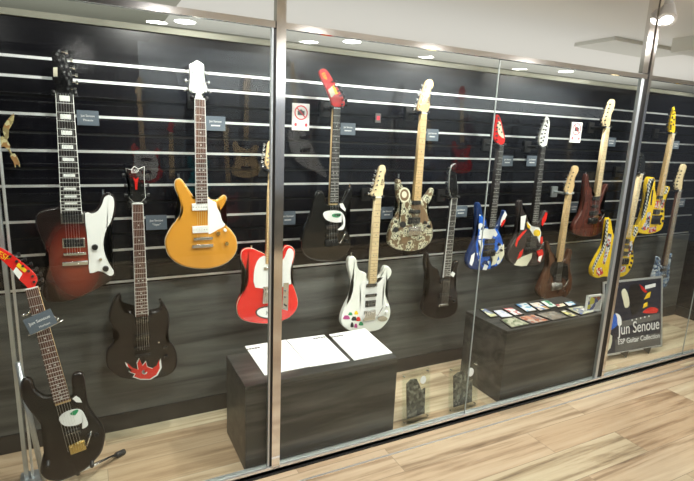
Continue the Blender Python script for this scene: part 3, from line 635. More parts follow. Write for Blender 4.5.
# 11 charcoal red white
K = (500, 190, 5.66)
g = Guitar('electric_guitar', 'charcoal guitar with red, white and yellow shapes and white pointed headstock', (542.2, 147), (533.6, 222.7), pt(*K, 175, 335))
g.body(cc(*K, (170, 185), (160, 140), (145, 125), (132, 100), (130, 62), (112, 62), (102, 100), (110, 170), (108, 220), (90, 270), (60, 320), (45, 370), (55, 405), (100, 428), (160, 432), (215, 425), (250, 400), (258, 360), (247, 310), (235, 260), (234, 215), (257, 175), (272, 125), (257, 118), (235, 155), (215, 180), (200, 190)), MT['char'], r=.008)
g.art(cc(*K, (234, 195), (238, 165), (250, 145), (258, 124), (268, 128), (262, 165), (240, 205)), MT['red'], k=0); g.art(cc(*K, (118, 150), (148, 142), (135, 225), (115, 225)), MT['wht'], k=0)
g.art(cc(*K, (85, 310), (95, 275), (125, 240), (152, 222), (148, 232), (118, 268), (102, 290), (92, 325)), MT['red'], k=0); g.art(cc(*K, (80, 425), (105, 385), (140, 372), (182, 355), (178, 385), (150, 428), (120, 432)), MT['cream2'], k=0)
g.art(cc(*K, (96, 392), (112, 352), (132, 332), (126, 362), (112, 390)), MT['red'], k=0)
g.art(cc(*K, (155, 178), (180, 205), (222, 212), (232, 240), (224, 300), (212, 268), (190, 258), (165, 218)), MT['wht'], k=0); g.art(cc(*K, *el(208, 243, 20, 20)), MT['yel'], k=0, y=-.002); g.art(cc(*K, (150, 182), (172, 208), (168, 222), (155, 210)), MT['yel'], k=0, y=-.002)
g.art(cc(*K, (205, 345), (240, 335), (246, 362), (225, 410), (212, 400), (218, 375)), MT['red'], k=0); g.art(cc(*K, (218, 378), (238, 368), (226, 408), (214, 398)), MT['wht'], k=0, y=-.002); g.art(cc(*K, (226, 270), (240, 262), (244, 300), (230, 305)), MT['red'], k=0)
g.neck(MT['ebony'], MT['ebony'], MT['fret'], .038, .049, 'dot')
g.pickup(K, (155, 262, 205, 285), MT['bmat']); g.pickup(K, (150, 295, 200, 318), MT['bmat']); g.bridge(K, (140, 322, 200, 352), MT['bmat'], True)
g.knob([pt(*K, 222, 320)], MT['bmat'])
H = (480, 100, 4.81)
g.head(cc(*H, (292, 222), (284, 200), (290, 160), (306, 118), (324, 80), (334, 108), (330, 150), (322, 208), (314, 222)), MT['wht'], 'L', MT['bmat'], k=2)
bm = bmesh.new()
for i in range(6): plate(bm, g.P(cc(*H, *el(323 - i * 4.2, 110 + i * 17, 4, 5, 8))), -.005, -.003)
mkobj('painted_dots', bm, MT['bink'], g.root)
g.hanger('black wall hanger under the white pointed headstock')

# 12 umber
K = (535, 230, 6.42)
g = Guitar('electric_guitar', 'dark umber guitar with maple neck hanging above the magazine table', (569, 193.5), (559.2, 260.5), pt(*K, 132, 360))
g.body(cc(*K, (135, 198), (128, 160), (108, 135), (98, 95), (86, 72), (78, 105), (84, 170), (80, 230), (55, 290), (30, 350), (18, 400), (55, 440), (120, 452), (195, 435), (232, 385), (240, 310), (227, 250), (230, 190), (242, 140), (228, 122), (210, 160), (195, 190), (172, 200)), MT['umber'], r=.008)
g.plate('pickguard', g.P(cc(*K, (120, 205), (160, 205), (205, 215), (215, 270), (205, 330), (170, 300), (110, 300), (95, 250))), -.0025, .001, MT['blk'], .001, 2)
g.neck(MT['maple'], MT['maple'], MT['fret_d'], .038, .049, 'dot', MT['dot'])
g.pickup(K, (118, 285, 165, 300), MT['bmat']); g.pickup(K, (118, 305, 165, 325), MT['bmat']); g.bridge(K, (102, 338, 165, 382), MT['chrome'], True); g.knob([pt(*K, 195, 348), pt(*K, 190, 310), pt(*K, 180, 388)], MT['chrome'], .008)
H = (555, 155, 9.62)
g.head(cc(*H, (112, 368), (98, 335), (112, 290), (130, 230), (155, 170), (172, 116), (198, 102), (223, 118), (222, 155), (196, 210), (182, 250), (185, 290), (176, 325), (160, 368)), MT['maple'], 'L', d0=.02, d1=.15)
g.hanger('pale metal wall hanger under the headstock above the magazines', MT['bluemetal'])

# 13 red brown
K = (565, 170, 6.02)
g = Guitar('electric_guitar', 'red brown guitar with maple neck left of the right post', (606.9, 127.5), (596.6, 195.7), pt(*K, 162, 300))
g.body(cc(*K, (172, 155), (163, 112), (150, 92), (144, 35), (134, 24), (122, 60), (118, 130), (112, 200), (95, 260), (65, 310), (50, 350), (58, 385), (100, 400), (160, 402), (210, 385), (235, 340), (235, 290), (217, 240), (217, 210), (237, 170), (258, 120), (260, 86), (247, 93), (225, 140), (205, 160)), MT['brownred'], r=.008)
g.neck(MT['palemaple'], MT['palemaple'], MT['fret_d'], .038, .049, 'dot', MT['dot'])
g.pickup(K, (163, 160, 203, 180), MT['bmat']); g.pickup(K, (158, 210, 195, 225), MT['bmat']); g.pickup(K, (145, 248, 188, 272), MT['bmat']); g.bridge(K, (137, 288, 188, 322), MT['bmat'], True); g.knob([pt(*K, 208, 270), pt(*K, 222, 245)], MT['bmat'])
H = (565, 90, 6.02)
g.head(cc(*H, (238, 220), (226, 196), (240, 150), (255, 100), (268, 68), (284, 56), (300, 68), (292, 115), (276, 155), (272, 190), (264, 220)), MT['palemaple'], 'L', MT['bmat'], d0=.02, d1=.16)
g.pin(*pt(*K, 136, 22)); g.hanger('black wall hanger under the headstock of the red brown guitar')

# 14 yellow behind post
K = (585, 210, 6.02)
g = Guitar('electric_guitar', 'yellow guitar with checkered rim, lower one, partly behind the right post', (640.6, 173.5), (627.6, 236), pt(*K, 232, 320), Y=2.40)
g.body(cc(*K, (245, 160), (215, 175), (185, 165), (168, 125), (158, 62), (142, 50), (132, 105), (122, 190), (102, 240), (68, 300), (46, 350), (48, 395), (78, 410), (120, 402), (180, 408), (238, 398), (272, 362), (292, 310), (292, 260), (287, 220), (302, 175), (325, 125), (322, 95), (305, 98), (290, 125), (272, 158)), MT['yel'], r=.006)
g.art(cc(*K, (128, 60), (142, 55), (138, 110), (130, 195), (112, 245), (80, 300), (56, 350), (50, 390), (44, 350), (66, 298), (100, 238), (118, 190)), MT['check'], 'checkered_rim', 0)
g.art(cc(*K, (300, 100), (320, 100), (318, 125), (298, 165), (285, 150)), MT['check'], 'checkered_rim', 0)
g.art(cc(*K, (140, 140), (160, 145), (150, 230), (118, 330), (105, 320), (128, 220)), MT['stickermix'], 'sticker', 0); g.art(cc(*K, (70, 350), (100, 345), (110, 380), (85, 400), (68, 385)), MT['sticker2'], 'sticker', 0)
g.art(cc(*K, (200, 340), (245, 335), (242, 372), (198, 380)), MT['stickermix'], 'sticker', 0); g.art(cc(*K, (206, 346), (238, 342), (236, 366), (205, 372)), MT['sticker2'], 'sticker', 0, -.002)
g.art(cc(*K, (265, 190), (285, 185), (285, 240), (262, 285), (255, 280), (262, 230)), MT['stickermix'], 'sticker', 0)
for q in ((282, 262), (284, 290), (278, 318), (268, 345)): g.art(cc(*K, *el(*q, 7, 9, 8)), MT['bink'], 'painted_spot', 0)
g.neck(MT['palemaple'], MT['palemaple'], MT['fret_d'], .038, .049, 'dot', MT['dot'])
g.pickup(K, (222, 175, 262, 200), MT['bmat']); g.pickup(K, (222, 212, 262, 230), MT['bmat']); g.pickup(K, (212, 250, 255, 275), MT['bmat']); g.bridge(K, (205, 290, 255, 325), MT['bmat'])
H = (630, 160, 5.66)
g.head(cc(*H, (46, 74), (44, 40), (55, -10), (70, -40), (80, -20), (84, 20), (80, 50), (74, 74)), MT['blk'], 'L', MT['bmat'], d0=.03)
g.hanger('black wall hanger just right of the right post')

# 15 yellow upper
K = (630, 160, 5.66)
g = Guitar('electric_guitar', 'yellow guitar with pointed yellow headstock, upper one, right of the right post', (672.3, 133.5), (659.7, 195.3), pt(*K, 145, 310))
g.body(cc(*K, (152, 200), (144, 165), (144, 112), (128, 97), (108, 103), (98, 140), (95, 200), (85, 260), (65, 330), (47, 375), (50, 408), (82, 420), (130, 416), (175, 396), (193, 350), (197, 290), (197, 250), (212, 200), (228, 160), (217, 148), (200, 163), (185, 190), (175, 204)), MT['yel'], r=.006)
g.art(cc(*K, (108, 106), (138, 104), (136, 125), (118, 130), (112, 200), (100, 265), (80, 320), (62, 345), (84, 262), (96, 200), (98, 140)), MT['check'], 'checkered_rim', 0)
g.art(cc(*K, (205, 152), (218, 152), (210, 190), (190, 195)), MT['check'], 'checkered_rim', 0)
g.art(cc(*K, (148, 230), (168, 232), (160, 275), (138, 270)), MT['sticker2'], 'sticker', 0); g.art(cc(*K, (172, 225), (198, 222), (188, 270), (168, 275)), MT['stickermix'], 'sticker', 0)
g.art(cc(*K, (98, 298), (118, 292), (108, 385), (80, 400), (62, 390), (88, 350)), MT['stickermix'], 'sticker', 0); g.art(cc(*K, (110, 382), (150, 375), (145, 405), (105, 412)), MT['sticker2'], 'sticker', 0)
for q in ((182, 290), (176, 318), (186, 345), (168, 360)): g.art(cc(*K, *el(*q, 9, 8, 8)), MT['bink'], 'painted_spot', 0)
g.art(cc(*K, (125, 170), (133, 170), (122, 255), (114, 255)), MT['bink'], 'lettering_strip', 0)
g.neck(MT['maple'], MT['maple'], MT['fret_d'], .038, .049, 'dot', MT['dot'])
g.pickup(K, (150, 203, 180, 220), MT['bmat']); g.pickup(K, (130, 280, 165, 305), MT['bmat']); g.bridge(K, (120, 315, 162, 360), MT['bmat'])
H = (625, 100, 6.87)
g.head(cc(*H, (312, 225), (300, 195), (308, 150), (320, 95), (335, 48), (345, 95), (343, 150), (345, 190), (336, 225)), MT['yel'], 'L', MT['bmat'], k=2)
bm = bmesh.new()
for q in ((334, 95), (324, 118), (334, 135), (318, 150), (330, 168), (312, 185)): plate(bm, g.P(cc(*H, *el(*q, 5, 7, 8))), -.005, -.003)
mkobj('painted_dots', bm, MT['bink'], g.root)
g.hanger('black wall hanger under the pointed yellow headstock')

# 16 blue grey
K = (640, 220, 6.88)
g = Guitar('electric_guitar', 'mottled blue grey guitar, rightmost, its body above the poster', (679, 190.5), (664.2, 265), pt(*K, 150, 385))
g.body(cc(*K, (150, 310), (146, 270), (132, 255), (126, 290), (115, 335), (98, 385), (92, 430), (108, 462), (150, 475), (185, 455), (205, 400), (208, 340), (216, 285), (226, 235), (212, 236), (200, 270), (188, 298), (178, 312)), MT['mottle'], r=.008)
g.neck(MT['umber'], grain('grey_brown_board', (.20, .16, .12), (.34, .28, .22), .4, (50, 50, 6)), MT['fret_d'], .038, .049, 'dot')
g.pickup(K, (138, 335, 172, 352), MT['bmat']); g.bridge(K, (135, 372, 168, 396), MT['chrome'])
H = (630, 160, 5.66)
g.head(cc(*H, (266, 172), (255, 155), (258, 125), (275, 80), (290, 35), (305, 22), (319, 35), (311, 70), (296, 110), (294, 150), (288, 172)), MT['palemaple'], 'L', MT['bmat'], d0=.02, d1=.16)
g.hanger('dark wall hanger holding the rightmost guitar')

# 17 black on floor stand
K = (10, 340, 3.41); TL = .17; Y17 = 2.06
g = Guitar('electric_guitar', 'black guitar with curved red headstock leaning on a floor stand, front left', (31.6, 287.6), (62.5, 401), pt(*K, 232, 365), Y=Y17, tilt=TL)
g.body(cc(*K, (168, 212), (155, 190), (120, 192), (88, 172), (75, 138), (52, 130), (35, 150), (38, 195), (60, 235), (95, 280), (116, 320), (118, 370), (106, 420), (104, 458), (135, 482), (190, 478), (255, 445), (308, 392), (324, 340), (318, 300), (290, 260), (267, 220), (259, 170), (250, 120), (235, 111), (214, 118), (209, 140), (212, 178), (204, 196)), MT['sbrown'], r=.010)
g.art(cc(*K, (167, 272), (180, 250), (215, 236), (243, 238), (258, 262), (266, 290), (246, 302), (250, 280), (228, 290), (188, 293)), MT['wht'])
g.art(cc(*K, (213, 200), (225, 190), (238, 198), (246, 213), (226, 212)), MT['wht'], k=0); g.art(cc(*K, (205, 252), (218, 240), (234, 238), (222, 256)), MT['grn'], y=-.002)
g.neck(MT['maple'], MT['rose'], MT['fret'], .043, .056, 'dot')
g.pickup(K, (188, 305, 240, 325), MT['bmat']); g.bridge(K, (203, 345, 258, 380), MT['gold'], True); g.knob([pt(*K, 295, 323), pt(*K, 270, 325)], MT['bmat'])
H = (0, 240, 6.01)
g.head(cc(*H, (172, 292), (150, 270), (118, 240), (78, 185), (40, 148), (0, 112), (-45, 85), (-58, 55), (-30, 38), (8, 48), (45, 68), (92, 102), (142, 140), (192, 182), (222, 222), (224, 250), (212, 270), (214, 290)), MT['red'], 'R', MT['bmat'], d0=.02, d1=.135)
g.plate('cream_band', g.P(cc(*H, (78, 188), (98, 162), (136, 202), (116, 236))), -.0042, -.002, MT['wht'])
g.plate('yellow_band', g.P(cc(*H, (98, 155), (114, 136), (162, 180), (150, 196))), -.0042, -.002, MT['yel'])
g.logo(*pt(*H, 22, 98), 'ESP', .030, MT['yel'], math.radians(40))
G17 = g
# the stand that carries it
st = thing('guitar_stand', 'black tubular floor stand under the leaning black guitar', 'stand', (g.x0, 2.12, 0))
def ws(px, py, back):                    # point behind the leaning guitar, relative to the stand
    x, z = g.w(px, py); return Vector((x - g.x0, g.Y + TL * z + back - 2.12, z))
top = ws(34, 312, .05); mid = ws(52, 400, .075); low = ws(75, 455, .085)
bm = bmesh.new(); path(bm, [top, mid, low, Vector((low.x, low.y + .02, .06))], .009); mkobj('upright', bm, MT['bmat'], st, True)
bm = bmesh.new(); a = ws(24, 318, .03); b = ws(58, 322, .03); path(bm, [a + Vector((0, -.05, .02)), a, top, b, b + Vector((0, -.05, .02))], .006); mkobj('neck_cradle', bm, MT['chrome'], st, True)
hub = Vector((low.x, low.y + .02, .07))
for e, nm in ((onZ(122, 453, .012), 0), (Vector((g.x0 - .20, 2.20, .012)), 1), (Vector((g.x0 + .05, 2.42, .012)), 2)):
    v = Vector((e.x - g.x0, e.y - 2.12, .014)); bm = bmesh.new(); path(bm, [hub, v], .009); lg = mkobj('leg', bm, MT['chrome'], st, True)
    d = (v - hub).normalized(); bm = bmesh.new(); tube(bm, v - d * .035, v + d * .012, .0135, 10); mkobj('rubber_foot', bm, MT['rubber'], lg, True)
bm = bmesh.new(); c1 = ws(48, 462, .05); c2 = ws(92, 462, .05); path(bm, [c1 + Vector((0, -.08, .0)), c1 + Vector((0, .02, 0)), hub, c2 + Vector((0, .02, 0)), c2 + Vector((0, -.08, 0))], .008); mkobj('body_cradle', bm, MT['bmat'], st, True)
# blue-grey metal display pole at the far left
tp = thing('metal_pole', 'tall grey metal pole with flat foot at the far left edge', 'pole', (-.304, 2.34, 0))
box('pole', (-.022, -.012, 0), (-.006, .012, 1.50), MT['bluemetal'], tp, .002); box('pole', (.004, -.010, 0), (.013, .010, 1.50), MT['alu'], tp, .002)
box('cap', (-.026, -.016, 1.50), (.016, .016, 1.512), MT['bmat'], tp, .002)
bm = bmesh.new(); path(bm, [Vector((-.004, -.01, .56)), Vector((.055, -.06, .02))], .011); mkobj('brace', bm, MT['bluemetal'], tp, True)
box('foot', (-.04, -.05, 0), (.05, .05, .010), MT['bluemetal'], tp, .003)

t = thing('leaf_reflection', 'solid gold leaf shapes added for a reflection at the far left', 'ornament', (*onY(6, 140, 2.53)[:2], onY(6, 140, 2.53).z))  # solid leaves added in place of a gold reflection
def lf(pts): return [(onY(*q, 2.53).x - t.location.x, onY(*q, 2.53).z - t.location.z) for q in crop(0, 100, 3, pts)]
leaf_gold = speckle('dull_gold_tint', [(.40, .34, .16), (.25, .20, .09), (.5, .45, .25), (.30, .16, .06)], 60)
for q in ([(12, 105), (8, 85), (20, 62), (42, 40), (40, 66), (28, 88), (26, 112), (18, 120)], [(0, 112), (14, 112), (30, 135), (26, 150), (12, 140), (-6, 140)], [(30, 168), (44, 160), (58, 185), (60, 202), (50, 192), (46, 204), (40, 185)]):
    mkobj('leaf', plate(bmesh.new(), lf(q), -.006, .006, .002, 2), leaf_gold, t)
bm = bmesh.new(); a = lf([(16, 110), (24, 145), (40, 175)]); path(bm, [Vector((v[0], .008, v[1])) for v in a], .004); path(bm, [Vector((a[1][0], .008, a[1][1])), Vector((a[1][0], .068, a[1][1]))], .004); mkobj('stem', bm, leaf_gold, t, True)

# ------------------------------------------------------------------ labels on the wall
cards = [((88, 118), 22, 15, 'Phoenix', 'right of the dark sunburst guitar neck'), ((156.5, 222.5), 21, 14.5, '"Viper"', 'beside the black double horned guitar neck'),
         ((215.5, 123.5), 20, 14.5, None, 'right of the gold guitar neck'), ((288, 218), 15, 13.5, None, 'right of the left steel post'),
         ((348, 129), 15, 12, None, 'right of the neck with the curved red headstock'), ((387.2, 213), 12, 12, None, 'right of the white guitar neck'),
         ((432.5, 135), 12, 12, None, 'right of the floral guitar neck'), ((461, 211.5), 12.5, 11, None, 'right of the smoky brown guitar neck'),
         ((507.5, 161), 11, 10.5, None, 'right of the blue guitar neck'), ((532, 161), 10.5, 10.5, None, 'left of the charcoal guitar neck'),
         ((574, 208), 8.5, 9, None, 'left of the red brown guitar body'), ((611.5, 142), 8.5, 9, None, 'right of the red brown guitar neck'),
         ((676, 145), 6.5, 8, None, 'right of the upper yellow guitar neck'), ((681.5, 203), 6.5, 8, None, 'right of the rightmost guitar neck')]
for (px, py), w, h, t2_, where in cards:
    c = onY(px, py, WY - .012); a = onY(px - w / 2, py, WY - .012); b = onY(px + w / 2, py, WY - .012); u = onY(px, py - h / 2, WY - .012); v = onY(px, py + h / 2, WY - .012)
    hw = (b.x - a.x) / 2; hh = (u.z - v.z) / 2
    t = thing('information_card', 'small grey information card ' + where, 'card', (c.x, WY - .003, c.z), group='grey name cards on the slat wall')
    box('card', (-hw, -.009, -hh), (hw, -.006, hh), MT['card'], t, .0005); box('clip', (-.012, -.006, -.012), (.012, .002, .012), MT['wht'], t)
    text_mesh('printed_name', 'Jun Senoue', hh * .42, MT['ink'], t, face_text(0, -.0098, hh * .28), sx=.9)
    if t2_: text_mesh('printed_model', t2_, hh * .42, MT['ink'], t, face_text(0, -.0098, -hh * .3), sx=.9)
    else:
        bm = bmesh.new(); xx = -hw * .45
        while xx < hw * .4:
            w_ = random.uniform(.003, .006); plate(bm, [(xx, -hh * .38), (xx + w_, -hh * .38), (xx + w_, -hh * .2), (xx, -hh * .2)], -.0098, -.009); xx += w_ + .0018
        mkobj('printed_model', bm, MT['ink'], t)
# card on the stand guitar
c = Vector(G17.w(41, 319)); cy_ = G17.Y + TL * c.y - .03
t = thing('information_card', 'dark tilted name card clipped to the floor stand, front left', 'card', (c.x, cy_, c.y), (-.25, -math.radians(21), 0))
box('card', (-.050, -.002, -.032), (.050, .001, .032), MT['card'], t, .0005); text_mesh('printed_name', 'Jun Senoue', .017, MT['ink'], t, face_text(0, -.003, .006))
text_mesh('printed_model', 'Horizon', .012, MT['ink'], t, face_text(.008, -.003, -.018))
bm = bmesh.new(); path(bm, [Vector((-.06, .012, -.03)), Vector((0, .012, -.034)), Vector((.07, .014, -.03))], .003); mkobj('clip_bar', bm, MT['chrome'], t, True)

# no photography signs
for (px, py, w, h), lab in (((301, 117, 17, 27), 'white no photography sign near the curved red headstock'), ((576.3, 132.5, 10.5, 20.5), 'white no photography sign left of the red brown guitar headstock')):
    Yc = WY - .012; c = onY(px, py, Yc); hw = (onY(px + w / 2, py, Yc).x - onY(px - w / 2, py, Yc).x) / 2; hh = (onY(px, py - h / 2, Yc).z - onY(px, py + h / 2, Yc).z) / 2
    t = thing('prohibition_sign', lab, 'sign', (c.x, WY - .003, c.z), group='no photography signs')
    box('sheet', (-hw, -.009, -hh), (hw, .000, hh), MT['paper'], t, .0005)
    bm = bmesh.new(); n = 28; r1 = hw * .78; r0 = hw * .66; cz = hh * .32
    A = [bm.verts.new((r1 * math.cos(i * 2 * math.pi / n), -.0096, cz + r1 * math.sin(i * 2 * math.pi / n))) for i in range(n)]
    B = [bm.verts.new((r0 * math.cos(i * 2 * math.pi / n), -.0096, cz + r0 * math.sin(i * 2 * math.pi / n))) for i in range(n)]
    for i in range(n): bm.faces.new((A[i], A[(i + 1) % n], B[(i + 1) % n], B[i]))
    d = r0 * .72; plate(bm, [(-d - .002, cz + d - .002), (-d + .002, cz + d + .002), (d + .002, cz - d + .002), (d - .002, cz - d - .002)], -.0102, -.0096)
    mkobj('red_ring', bm, MT['rink'], t)
    bm = bmesh.new(); plate(bm, [(-.4 * hw, cz - .26 * hw), (.4 * hw, cz - .26 * hw), (.4 * hw, cz + .2 * hw), (.16 * hw, cz + .2 * hw), (.1 * hw, cz + .34 * hw), (-.1 * hw, cz + .34 * hw), (-.16 * hw, cz + .2 * hw), (-.4 * hw, cz + .2 * hw)], -.0098, -.0092); mkobj('camera_symbol', bm, MT['gink'], t)
    bm = bmesh.new()
    for x in (-.62, .62): plate(bm, [(hw * (x + .16 * math.cos(a)), -hh * .58 + hw * .2 * math.sin(a)) for a in [i * .785 for i in range(8)]], -.0098, -.0092)
    mkobj('red_marks', bm, MT['rink'], t)
t = thing('paper_tag', 'tiny pale tag on the slat wall, left of the floral guitar neck', 'tag', (*onY(378, 118, WY - .005)[:2], onY(378, 118, WY - .005).z)); box('sheet', (-.018, -.003, -.026), (.018, .005, .026), MT['gink'], t); box('mark', (-.010, -.004, -.012), (.010, -.0031, .012), MT['rink'], t)

# ------------------------------------------------------------------ display tables
def display_table(name, label, lo, hi, m):
    t = thing(name, label, 'table', ((lo[0] + hi[0]) / 2, (lo[1] + hi[1]) / 2, 0)); w = (hi[0] - lo[0]) / 2; d = (hi[1] - lo[1]) / 2; h = hi[2]
    box('front_panel', (-w, -d, 0), (w, -d + .018, h - .022), m, t, .001); box('back_panel', (-w, d - .018, 0), (w, d, h - .022), m, t, .001)
    box('side_panel', (-w, -d + .018, 0), (-w + .018, d - .018, h - .022), m, t, .001); box('side_panel', (w - .018, -d + .018, 0), (w, d - .018, h - .022), m, t, .001)
    box('table_top', (-w, -d, h - .022), (w, d, h), m, t, .002); return t
T1 = .43; display_table('display_table', 'low dark wood display table carrying white printed sheets', (.565, 2.005, 0), (1.365, 2.35, T1), MT['tablewood'])
T2 = .46; display_table('display_table', 'low brown black display table covered with discs and magazines', (2.115, 2.005, 0), (3.0, 2.37, T2), MT['tablewood'])
def sheet(name, label, cat, px, z, th, m, group=None, art=None, rnd=None):
    P4 = [onZ(*q, z) for q in px]; c = sum(P4, Vector()) / 4
    t = thing(name, label, cat, (c.x, c.y, z), group=group)
    def pl(nm, f, z0, z1, mm):
        bm = bmesh.new(); lo = [bm.verts.new(((p.x - c.x) * f, (p.y - c.y) * f, z0)) for p in P4]; hi = [bm.verts.new(((p.x - c.x) * f, (p.y - c.y) * f, z1)) for p in P4]
        bm.faces.new(lo); bm.faces.new(hi[::-1])
        for i in range(4): bm.faces.new((lo[i], lo[(i + 1) % 4], hi[(i + 1) % 4], hi[i]))
        return mkobj(nm, bm, mm, t)
    pl('sheet' if art is None else 'cover', 1, 0, th, m)
    if art is not None: pl('printed_art', .86, th, th + .0008, art)
    return t, P4, c
E0 = (220, 310, 3.653)
for q, lab, hd in (([(91, 134), (240, 110), (325, 208), (163, 240)], 'white sheet lying at the left on the black display table', (120, 140)),
                   ([(243, 110), (380, 92), (474, 186), (328, 209)], 'white sheet in the middle on the black display table', (362, 101)),
                   ([(398, 91), (530, 69), (630, 158), (490, 185)], 'white sheet at the right end of the black display table', (428, 95))):
    t, P4, c = sheet('paper_sheet', lab, 'paper', crop(*E0, q), T1 + .0005, .003, MT['paper'], 'printed sheets on the black table')
    h = onZ(*pt(*E0, *hd), T1 + .004); bm = bmesh.new()
    for i in range(5): abox(bm, (h.x - c.x - .035 + i * .015, h.y - c.y - .008, .0029), (h.x - c.x - .024 + i * .015, h.y - c.y + .006, .0034))
    mkobj('heading_print', bm, MT['bink'], t)
    bm = bmesh.new(); dx = (P4[1] - P4[0]); dy = (P4[3] - P4[0])
    for r_ in range(9):
        a = P4[0] + dy * (.22 + r_ * .075) + dx * .12 - c; b = a + dx * .7
        bm.faces.new([bm.verts.new((a.x, a.y, .0032)), bm.verts.new((b.x, b.y, .0032)), bm.verts.new((b.x, b.y + .002, .0032)), bm.verts.new((a.x, a.y + .002, .0032))])
    mkobj('body_print', bm, mat('pale_print', (.62, .62, .62), .6), t)
E1 = (465, 280, 4.786)
pal = {'olive': [(.30, .32, .22), (.5, .5, .38), (.2, .24, .15), (.42, .42, .3)], 'red': [(.4, .15, .1), (.55, .45, .38), (.25, .2, .2), (.6, .3, .2)], 'grey': [(.2, .19, .17), (.32, .29, .25), (.26, .22, .18)],
       'yellow': [(.65, .6, .25), (.8, .8, .7), (.2, .2, .15)], 'bluey': [(.15, .2, .4), (.6, .6, .35), (.3, .33, .4), (.75, .75, .6)], 'white': [(.75, .76, .8), (.6, .65, .8), (.85, .85, .85)],
       'wred': [(.8, .8, .8), (.6, .2, .2), (.85, .8, .8)], 'wblue': [(.75, .8, .85), (.1, .3, .6), (.8, .8, .8), (.2, .5, .7)], 'orange': [(.8, .8, .78), (.6, .35, .15), (.2, .3, .5), (.8, .7, .6)], 'green': [(.8, .85, .8), (.1, .35, .2), (.7, .8, .75)], 'cream': [(.8, .75, .55), (.6, .2, .2), (.85, .8, .6)]}
items = [([(165, 192), (235, 180), (318, 215), (222, 234)], 'olive', 'olive green cover at the front left corner'), ([(243, 182), (320, 166), (412, 198), (322, 216)], 'red', 'brownish red cover in the front row'),
         ([(330, 166), (425, 150), (502, 182), (420, 198)], 'grey', 'grey brown cover in the middle of the front row'), ([(452, 152), (478, 148), (540, 176), (508, 182)], 'yellow', 'narrow yellow cover in the front row'),
         ([(480, 140), (556, 125), (632, 155), (556, 172)], 'bluey', 'blue and yellow cover at the front right corner'), ([(68, 142), (92, 138), (162, 178), (124, 184)], 'bluey', 'narrow grey blue cover at the left back'),
         ([(130, 150), (172, 144), (236, 180), (176, 185)], 'white', 'white cover second from left in the back row'), ([(176, 139), (222, 134), (282, 168), (240, 175)], 'wred', 'white and red cover third in the back row'),
         ([(236, 119), (290, 110), (348, 150), (296, 158)], 'wblue', 'white and light blue cover in the back row'), ([(302, 115), (350, 107), (410, 143), (358, 152)], 'orange', 'white and orange cover in the back row'),
         ([(355, 105), (395, 99), (442, 130), (405, 138)], 'green', 'white and green cover in the back row'), ([(428, 122), (468, 113), (486, 127), (446, 137)], 'cream', 'small cream and red cover in the back row'),
         ([(470, 110), (512, 104), (536, 122), (496, 130)], 'wblue', 'blue green cover at the back right')]
for i, (q, pk, lab) in enumerate(items):
    sheet('magazine', lab + ' of the brown display table', 'magazine', crop(*E1, q), T2 + .0005, .006, MT['bmat'], 'discs and magazines on the brown table', art=speckle('cover_' + pk, pal[pk], 38, i * .37))
# white framed card holder at the right end of the table
c = onZ(600, 314, T2); t = thing('card_holder', 'small white framed picture stand at the right end of the magazine table', 'picture stand', (2.925, 2.055, T2), (0, 0, -.1))
w, h = .068, .115
for lo, hi in (((-w, 0, 0), (-w + .012, .012, h)), ((w - .012, 0, 0), (w, .012, h)), ((-w, 0, h - .012), (w, .012, h)), ((-w, 0, 0), (w, .012, .012))): box('frame_bar', lo, hi, MT['wht'], t)
box('picture', (-w + .012, .003, .012), (w - .012, .009, h - .012), speckle('picture_art', [(.7, .7, .68), (.1, .12, .3), (.6, .55, .1), (.6, .6, .6), (.3, .1, .08)], 30), t)
box('foot', (-w, .012, 0), (w, .05, .008), MT['wht'], t)

# acrylic stands
acr = glass_mat(); acr.name = 'clear_acrylic'
for (q, lab) in ((((405, 428), (432, 419), (435, 374), (402, 379)), 'clear acrylic photo stand nearer the black table'), (((451, 415), (479, 406), (477, 367), (449, 372)), 'clear acrylic photo stand beside the brown table')):
    bl = onZ(*q[0], .005); br_ = onZ(*q[1], .005); c = (bl + br_) / 2; wd = (br_ - bl); ang = math.atan2(wd.y, wd.x); ht = onY(*q[3], c.y).z
    c.y = max(c.y, 2.03)
    t = thing('acrylic_photo_stand', lab, 'photo stand', (c.x, c.y, 0), (math.radians(-6), 0, ang), group='acrylic photo stands on the case floor'); w = wd.length / 2
    box('back_plate', (-w, .010, .0), (w, .014, ht), acr, t); box('front_plate', (-w, .000, .0), (w, .004, ht), acr, t)
    # grey photograph: irregular silhouette of a print
    box('base', (-w * .6, -.03, 0), (w * .6, .06, .006), acr, t)
    pic = [(-.68, .12), (.62, .12), (.66, .62), (.36, .60), (.22, .72), (.02, .84), (-.2, .86), (-.42, .86), (-.72, .80), (-.55, .62), (-.68, .56)]
    bm = plate(bmesh.new(), [(a * w, b * ht) for a, b in pic], .005, .009); mkobj('grey_print', bm, speckle('monochrome_print', [(.05, .05, .045), (.12, .12, .10), (.08, .08, .07), (.2, .2, .17), (.03, .03, .03)], 60, c.x), t)
    bm = bmesh.new(); plate(bm, [(w * (.45 + .22 * math.cos(i * .5236)), ht * .80 + w * .24 * math.sin(i * .5236)) for i in range(12)], -.001, .0); mkobj('round_sticker', bm, MT['spot'], t)
    for sx_ in (-.86, .86):
        for sz in (.06, .94):
            bm = bmesh.new(); tube(bm, (w * sx_, -.003, ht * sz), (w * sx_, .016, ht * sz), .004, 10); mkobj('corner_screw', bm, MT['chrome'], t)

